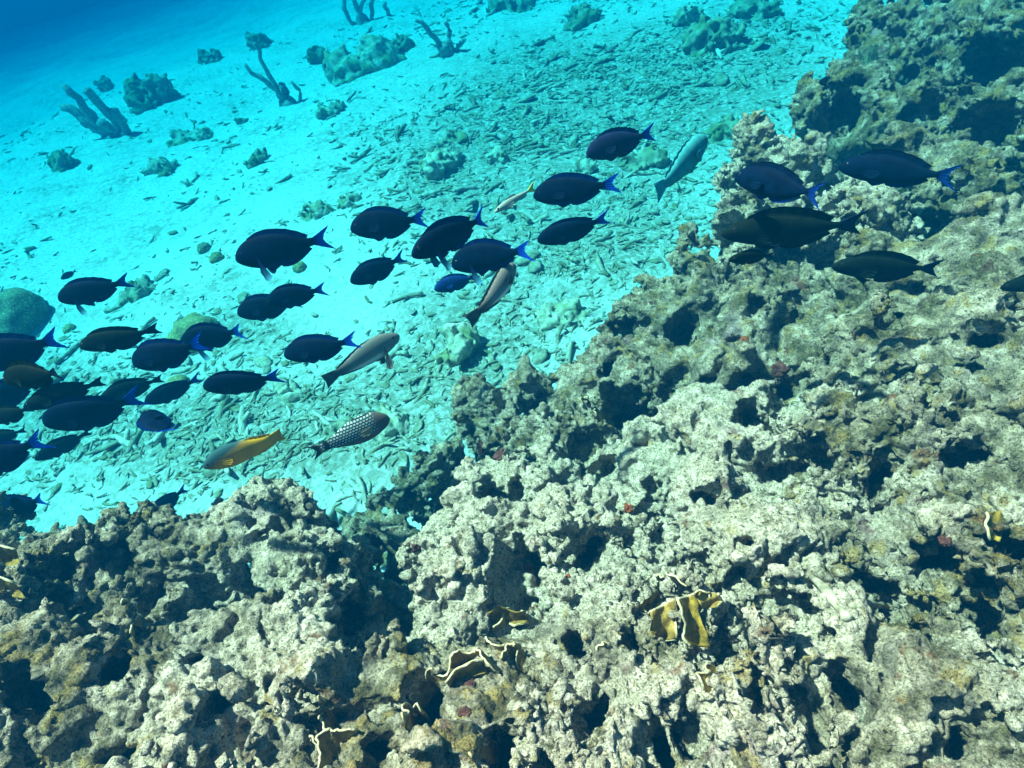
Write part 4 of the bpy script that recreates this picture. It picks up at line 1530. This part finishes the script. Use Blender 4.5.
def blade(root, path_px, height, material, seed, lean=0.3):
    """a ruffled upright plate that follows a line of pixels over the rock, its pale rim a tube along the crest"""
    rg = np.random.default_rng(seed)
    pts = []
    for (px, py) in path_px:
        p, n = on_reef(px, py)
        if p is None:
            continue
        if pts and np.linalg.norm(p - pts[-1]) > 0.14:
            v_ = p - pts[-1]
            p = pts[-1] + v_ / np.linalg.norm(v_) * 0.05
        pts.append(p)
    if len(pts) < 2:
        return
    pts = np.array(pts)
    s = np.concatenate([[0], np.cumsum(np.linalg.norm(np.diff(pts, axis=0), axis=1))])
    m = max(12, int(s[-1] / 0.004))
    t = np.linspace(0, s[-1], m)
    line = np.stack([np.interp(t, s, pts[:, c]) for c in range(3)], -1)
    ker = np.ones(5) / 5
    for c in range(3):
        line[2:-2, c] = np.convolve(line[:, c], ker, 'valid')
    view = CAM - line.mean(0)
    view /= np.linalg.norm(view)
    left_up = R @ np.array([-0.55, -0.83, 0.0])
    up = 0.45 * view + 0.55 * left_up
    up /= np.linalg.norm(up)
    tg = np.gradient(line, axis=0)
    tg /= np.linalg.norm(tg, axis=1)[:, None] + 1e-9
    sidev = np.cross(tg, up)
    q_ = np.stack([t * 38, 0 * t + seed * .37, 0 * t], -1)
    ruff = 0.016 * perlin(q_, 92) + 0.007 * perlin(q_ * 2.6, 93)
    hh = 1.35 * height * (0.75 + 0.25 * np.sin(t * 70 + rg.uniform(0, 6))) * np.clip(np.minimum(t, s[-1] - t) / 0.015 + 0.35, 0, 1)
    rows = []
    nj = 5
    for sgn in (1, -1):
        for j in range(nj):
            u = j / (nj - 1)
            rows.append(line + up * (hh * u - 0.03 * (1 - u))[:, None] + sidev * (ruff * u + lean * height * u * u + sgn * 0.0018)[:, None])
    V_ = np.vstack(rows)
    g = np.arange(2 * nj * m).reshape(2, nj, m)
    f = []
    for sd_ in (0, 1):
        for j in range(nj - 1):
            for i in range(m - 1):
                q = (g[sd_, j, i], g[sd_, j, i + 1], g[sd_, j + 1, i + 1], g[sd_, j + 1, i])
                f.append(q if sd_ else q[::-1])
    for i in range(m - 1):
        f.append((g[0, -1, i], g[0, -1, i + 1], g[1, -1, i + 1], g[1, -1, i]))
    o = link('blade', mesh_from(V_ - np.array(root.location), [tuple(int(a) for a in q) for q in f], 'blade'), material, root)
    crest = (rows[nj - 1] + rows[-1]) / 2 - np.array(root.location)
    v, f = tube_mesh(crest, 0.0021 * (1 + 0.5 * perlin(q_ * 3.0, 94)), 6, rough=0.08, seed=seed)
    link('rim', mesh_from(v, f, 'rim'), RIM, o)


def lettuce(label, lines, height=0.03, material=LEAF, name='lettuce_coral', lean=0.3):
    p, _ = on_reef(*lines[0][0])
    if p is None:
        return
    root = empty(name, p, label=label, category='coral', group='thin plated corals on the reef')
    for k, l in enumerate(lines):
        blade(root, l, height, material, int(l[0][0] * 3 + k), lean)


lettuce('pale rimmed lettuce coral forked like antlers at a dark crevice',
        [[(322, 708), (334, 712), (336, 728), (341, 738), (334, 752), (330, 766)], [(341, 738), (352, 733), (358, 728)], [(312, 742), (321, 744), (331, 752)]], .036)
lettuce('long pale rimmed lettuce coral zigzagging up the crevice slope',
        [[(412, 704), (424, 692), (432, 683), (446, 680), (455, 668), (470, 658), (486, 656), (494, 664), (504, 671)], [(432, 700), (438, 692), (442, 684)], [(500, 660), (518, 655), (526, 650), (524, 672)]], .036)
lettuce('short lettuce coral ruffles above the long zigzag one', [[(492, 628), (504, 622), (510, 616), (520, 619), (530, 616)], [(490, 642), (503, 650), (520, 646)]], .025)
lettuce('small lettuce coral with pale rim under the long zigzag one', [[(404, 730), (412, 716), (424, 714), (438, 726)], [(470, 760), (486, 754), (500, 750), (506, 738)]], .032)
def leaf_sheet(root, left, right, material, lift=0.036, thick=0.006, rims=('left',)):
    """a thin folded plate between two lines of pixels, held just clear of the rock it grows on"""
    def depth(px, py):
        p, _ = on_reef(px, py)
        return ((p - CAM) @ R)[2] if p is not None else None
    ds = [d for d in (depth(*q) for q in left + right) if d]
    d0 = np.median(ds)
    m, n = 16, 10
    L = np.array([at(x, y, d0 - lift - 0.012 * math.sin(i * 1.3)) for i, (x, y) in enumerate(left)])
    Rr = np.array([at(x, y, d0 - lift + 0.02 + 0.01 * math.sin(i * 1.9)) for i, (x, y) in enumerate(right)])
    ti = np.linspace(0, 1, m)
    L = np.stack([np.interp(ti, np.linspace(0, 1, len(L)), L[:, c]) for c in range(3)], -1)
    Rr = np.stack([np.interp(ti, np.linspace(0, 1, len(Rr)), Rr[:, c]) for c in range(3)], -1)
    for A in (L, Rr):
        A += 0.004 * np.stack([perlin(A * 60.0, 110 + c) for c in range(3)], -1)
    view = CAM - L.mean(0)
    view /= np.linalg.norm(view)
    rows = []
    for sg in (1, -1):
        for j in range(n):
            u = j / (n - 1)
            base = L * (1 - u) + Rr * u
            fold = -0.016 * math.sin(math.pi * u) + 0.004 * np.sin(ti * 9 + u * 7)
            rows.append(base + view * (fold + sg * thick / 2)[:, None])
    V_ = np.vstack(rows)
    g = np.arange(2 * n * m).reshape(2, n, m)
    f = []
    for sd_ in (0, 1):
        for j in range(n - 1):
            for i in range(m - 1):
                q = (g[sd_, j, i], g[sd_, j, i + 1], g[sd_, j + 1, i + 1], g[sd_, j + 1, i])
                f.append(q if sd_ else q[::-1])
    for a_, b_ in ((g[0, 0], g[1, 0]), (g[1, -1], g[0, -1]), (g[1, :, 0], g[0, :, 0]), (g[0, :, -1], g[1, :, -1])):
        for i in range(len(a_) - 1):
            f.append((a_[i], a_[i + 1], b_[i + 1], b_[i]))
    o = link('blade', mesh_from(V_ - np.array(root.location), [tuple(int(a) for a in q) for q in f], 'blade'), material, root)
    edges = {'left': (rows[0] + rows[n]) / 2, 'right': (rows[n - 1] + rows[-1]) / 2,
             'top': np.array([(rows[j][0] + rows[n + j][0]) / 2 for j in range(n)]), 'bottom': np.array([(rows[j][-1] + rows[n + j][-1]) / 2 for j in range(n)])}
    for e in rims:
        c = edges[e] - np.array(root.location)
        v, f = tube_mesh(c, 0.0026 * (1 + 0.4 * perlin(c * 90.0, 94)), 6, rough=0.1, seed=5)
        link('rim', mesh_from(v, f, 'rim'), RIM, o)


p_, _ = on_reef(690, 620)
gold_root = empty('leaf_coral', p_, label='golden smooth leaf coral folded over the rock beside a brown cup', category='coral', group='thin plated corals on the reef')
leaf_sheet(gold_root, [(677, 598), (682, 610), (685, 624), (683, 636), (690, 646)], [(694, 594), (699, 606), (701, 622), (708, 636), (711, 648)], LEAF_GOLD, rims=('left', 'top'))
p_, _ = on_reef(662, 625)
cup_root = empty('lettuce_coral', p_, label='brown cup shaped plate coral with pale outline beside the golden leaf', category='coral', group='thin plated corals on the reef')
leaf_sheet(cup_root, [(650, 612), (651, 622), (650, 632), (654, 642)], [(675, 600), (675, 614), (676, 628), (676, 640)], LEAF, rims=('right', 'top', 'bottom'))
leaf_sheet(cup_root, [(640, 604), (648, 598), (658, 590)], [(646, 612), (655, 606), (662, 602)], LEAF, rims=('right',))
leaf_sheet(cup_root, [(700, 592), (698, 600), (702, 608)], [(718, 594), (722, 600), (716, 608)], LEAF, rims=('right',))
p_, _ = on_reef(995, 525)
yl = empty('leaf_coral', p_, label='yellow leafy coral high on the honeycombed face', category='coral', group='thin plated corals on the reef')
leaf_sheet(yl, [(988, 512), (986, 524), (990, 540)], [(1002, 510), (1004, 524), (1000, 542)], LEAF_GOLD, rims=('left',))
p_, _ = on_reef(10, 565)
bl_ = empty('plate_coral', p_, label='brown plate coral with pale edges on the low shelf end', category='coral', group='thin plated corals on the reef')
leaf_sheet(bl_, [(-14, 548), (0, 546), (16, 550)], [(-14, 572), (4, 568), (22, 566)], LEAF, rims=('left', 'right'))
leaf_sheet(bl_, [(-14, 580), (2, 576), (16, 584)], [(-10, 602), (8, 596), (26, 600)], LEAF, rims=('left',))
p_, _ = on_reef(500, 665)
zz = empty('plate_coral', p_, label='tan plate coral fan at the top of the zigzag lettuce coral', category='coral', group='thin plated corals on the reef')
leaf_sheet(zz, [(488, 612), (500, 606), (516, 612), (526, 610)], [(490, 626), (502, 622), (514, 626), (528, 622)], LEAF, rims=('right',))
leaf_sheet(zz, [(446, 682), (456, 670), (470, 662), (484, 660)], [(452, 694), (462, 684), (474, 676), (488, 672)], LEAF, rims=('left',))
leaf_sheet(zz, [(412, 704), (422, 694), (434, 686)], [(420, 712), (430, 704), (440, 696)], LEAF, rims=('left',))
lettuce('small brown ruffled coral above the golden leaf coral', [[(694, 598), (704, 592), (716, 598), (712, 606)], [(662, 580), (676, 578), (690, 584)]], .022)
lettuce('thin golden coral sliver in a dark slot', [[(716, 668), (711, 680), (709, 694)], [(718, 664), (724, 670)]], .02, LEAF_GOLD)
lettuce('tiny pale branching coral on the dark pocked slope', [[(122, 606), (132, 606), (136, 616)], [(130, 636), (136, 624), (140, 612)]], .015)
lettuce('tan curled coral on top of the square block', [[(582, 408), (590, 402), (600, 412), (604, 424)], [(610, 404), (606, 416), (600, 430)]], .03, LEAF)
lettuce('pale coral ridge near the golden sliver', [[(596, 650), (604, 640), (612, 646)]], .015)


def reef_stick(a, b_, r, label):
    p, n = on_reef(*a)
    q, _ = on_reef(*b_)
    if p is None or q is None:
        return
    v_ = CAM - p
    v_ /= np.linalg.norm(v_)
    t = np.linspace(0, 1, 9)[:, None]
    d = q - p
    path = (p + v_ * 0.012) * (1 - t) + (q + v_ * 0.012) * t + 0.006 * np.sin(t * 5) * np.array([0, 0, 1])
    rad = 0.8 * r * (1 + 0.22 * np.random.default_rng(5).normal(size=9))
    v, f = tube_mesh(path - p, rad, 9, rough=0.08, seed=3)
    o = link('coral_stick', mesh_from(v, f, 'coral_stick'), STICK, label=label, category='coral fragment')
    o.location = p


reef_stick((812, 577), (848, 616), 0.011, 'pale dead coral stick lying across the rubble strewn hump')
reef_stick((852, 606), (884, 604), 0.010, 'short dead coral branch beside the pale coral stick')


def encrusting(px, py, size, material, label):
    p, n = on_reef(px, py)
    if p is None:
        return
    if np.dot(n, CAM - p) < 0:
        n = -n
    s, _ = px_size(p)
    r = size / s / 2 * 0.8
    nu, nv_ = 30, 14
    v = []
    for j in range(nv_ + 1):
        t = j / nv_ * 1.75
        for i in range(nu):
            a = 2 * math.pi * i / nu
            v.append((math.sin(t) * math.cos(a), math.sin(t) * math.sin(a), 0.5 * math.cos(t)))
    v = np.array(v)
    v *= (1 + 0.8 * perlin(v * 1.7 + px, 95) + 0.5 * perlin(v * 4.0 + py, 96) + 0.3 * perlin(v * 8.0 + py, 97))[:, None]
    f = [(j * nu + i, (j + 1) * nu + i, (j + 1) * nu + (i + 1) % nu, j * nu + (i + 1) % nu) for j in range(nv_) for i in range(nu)]
    o = link('encrusting_sponge', mesh_from(v * r, f, 'encrusting_sponge'), material, label=label, category='sponge', group='encrusting sponges on the reef')
    o.location = p
    o.rotation_euler = Vector(n).to_track_quat('Z', 'Y').to_euler()


for px, py, sz, mt, lab in [
    (628, 508, 11, ORANGE, 'orange sponge dot beside the round borehole'), (482, 447, 15, MAROON, 'reddish sponge crust at the corner of the white crag'),
    (500, 455, 14, MAROON, 'maroon sponge patch behind the white crag'), (744, 340, 10, ORANGE, 'orange sponge spot on the dark ridge'),
    (160, 504, 14, MAROON, 'brown red sponge on the shelf edge above the sand'), (415, 548, 14, MAROON, 'dark red sponge in the gully'),
    (530, 570, 9, ORANGE, 'orange sponge under a hole of the white crag'), (568, 577, 8, ORANGE, 'small orange sponge on the white crag face'),
    (780, 370, 18, MAROON, 'maroon crust in a hollow of the dark ridge'), (465, 712, 14, MAROON, 'red brown crust beneath the zigzag lettuce coral'),
    (470, 684, 12, MAROON, 'maroon lump beside the zigzag lettuce coral'), (945, 540, 14, MAROON, 'dark sponge patch on the olive ledge')]:
    encrusting(px, py, sz, mt, lab)

# ------------------------------------------------------------------ the water itself
def build_haze():
    lo, hi = (-46, -46, -11.5), (46, 46, CAM_H + 0.06)
    v = [(x, y, z) for z in (lo[2], hi[2]) for y in (lo[1], hi[1]) for x in (lo[0], hi[0])]
    f = [(0, 2, 3, 1), (4, 5, 7, 6), (0, 1, 5, 4), (2, 6, 7, 3), (0, 4, 6, 2), (1, 3, 7, 5)]
    me = bpy.data.meshes.new('haze')
    me.from_pydata(v, [], f)
    m = bpy.data.materials.new('sea_water')
    m.use_nodes = True
    nt = m.node_tree
    nt.nodes.remove(nt.nodes['Principled BSDF'])
    pv = nt.nodes.new('ShaderNodeVolumePrincipled')
    dens = 1.0
    pv.inputs['Density'].default_value = dens
    pv.inputs['Color'].default_value = (*WATER_SCATTER, 1)
    pv.inputs['Absorption Color'].default_value = (*[(1 - a / (1 - s)) ** 2 for a, s in zip(WATER_ABSORB, WATER_SCATTER)], 1)
    pv.inputs['Anisotropy'].default_value = 0.0
    nt.links.new(pv.outputs[0], nt.nodes['Material Output'].inputs['Volume'])
    o = link('haze', me, m, kind='stuff')
    o.display_type = 'WIRE'


build_haze()
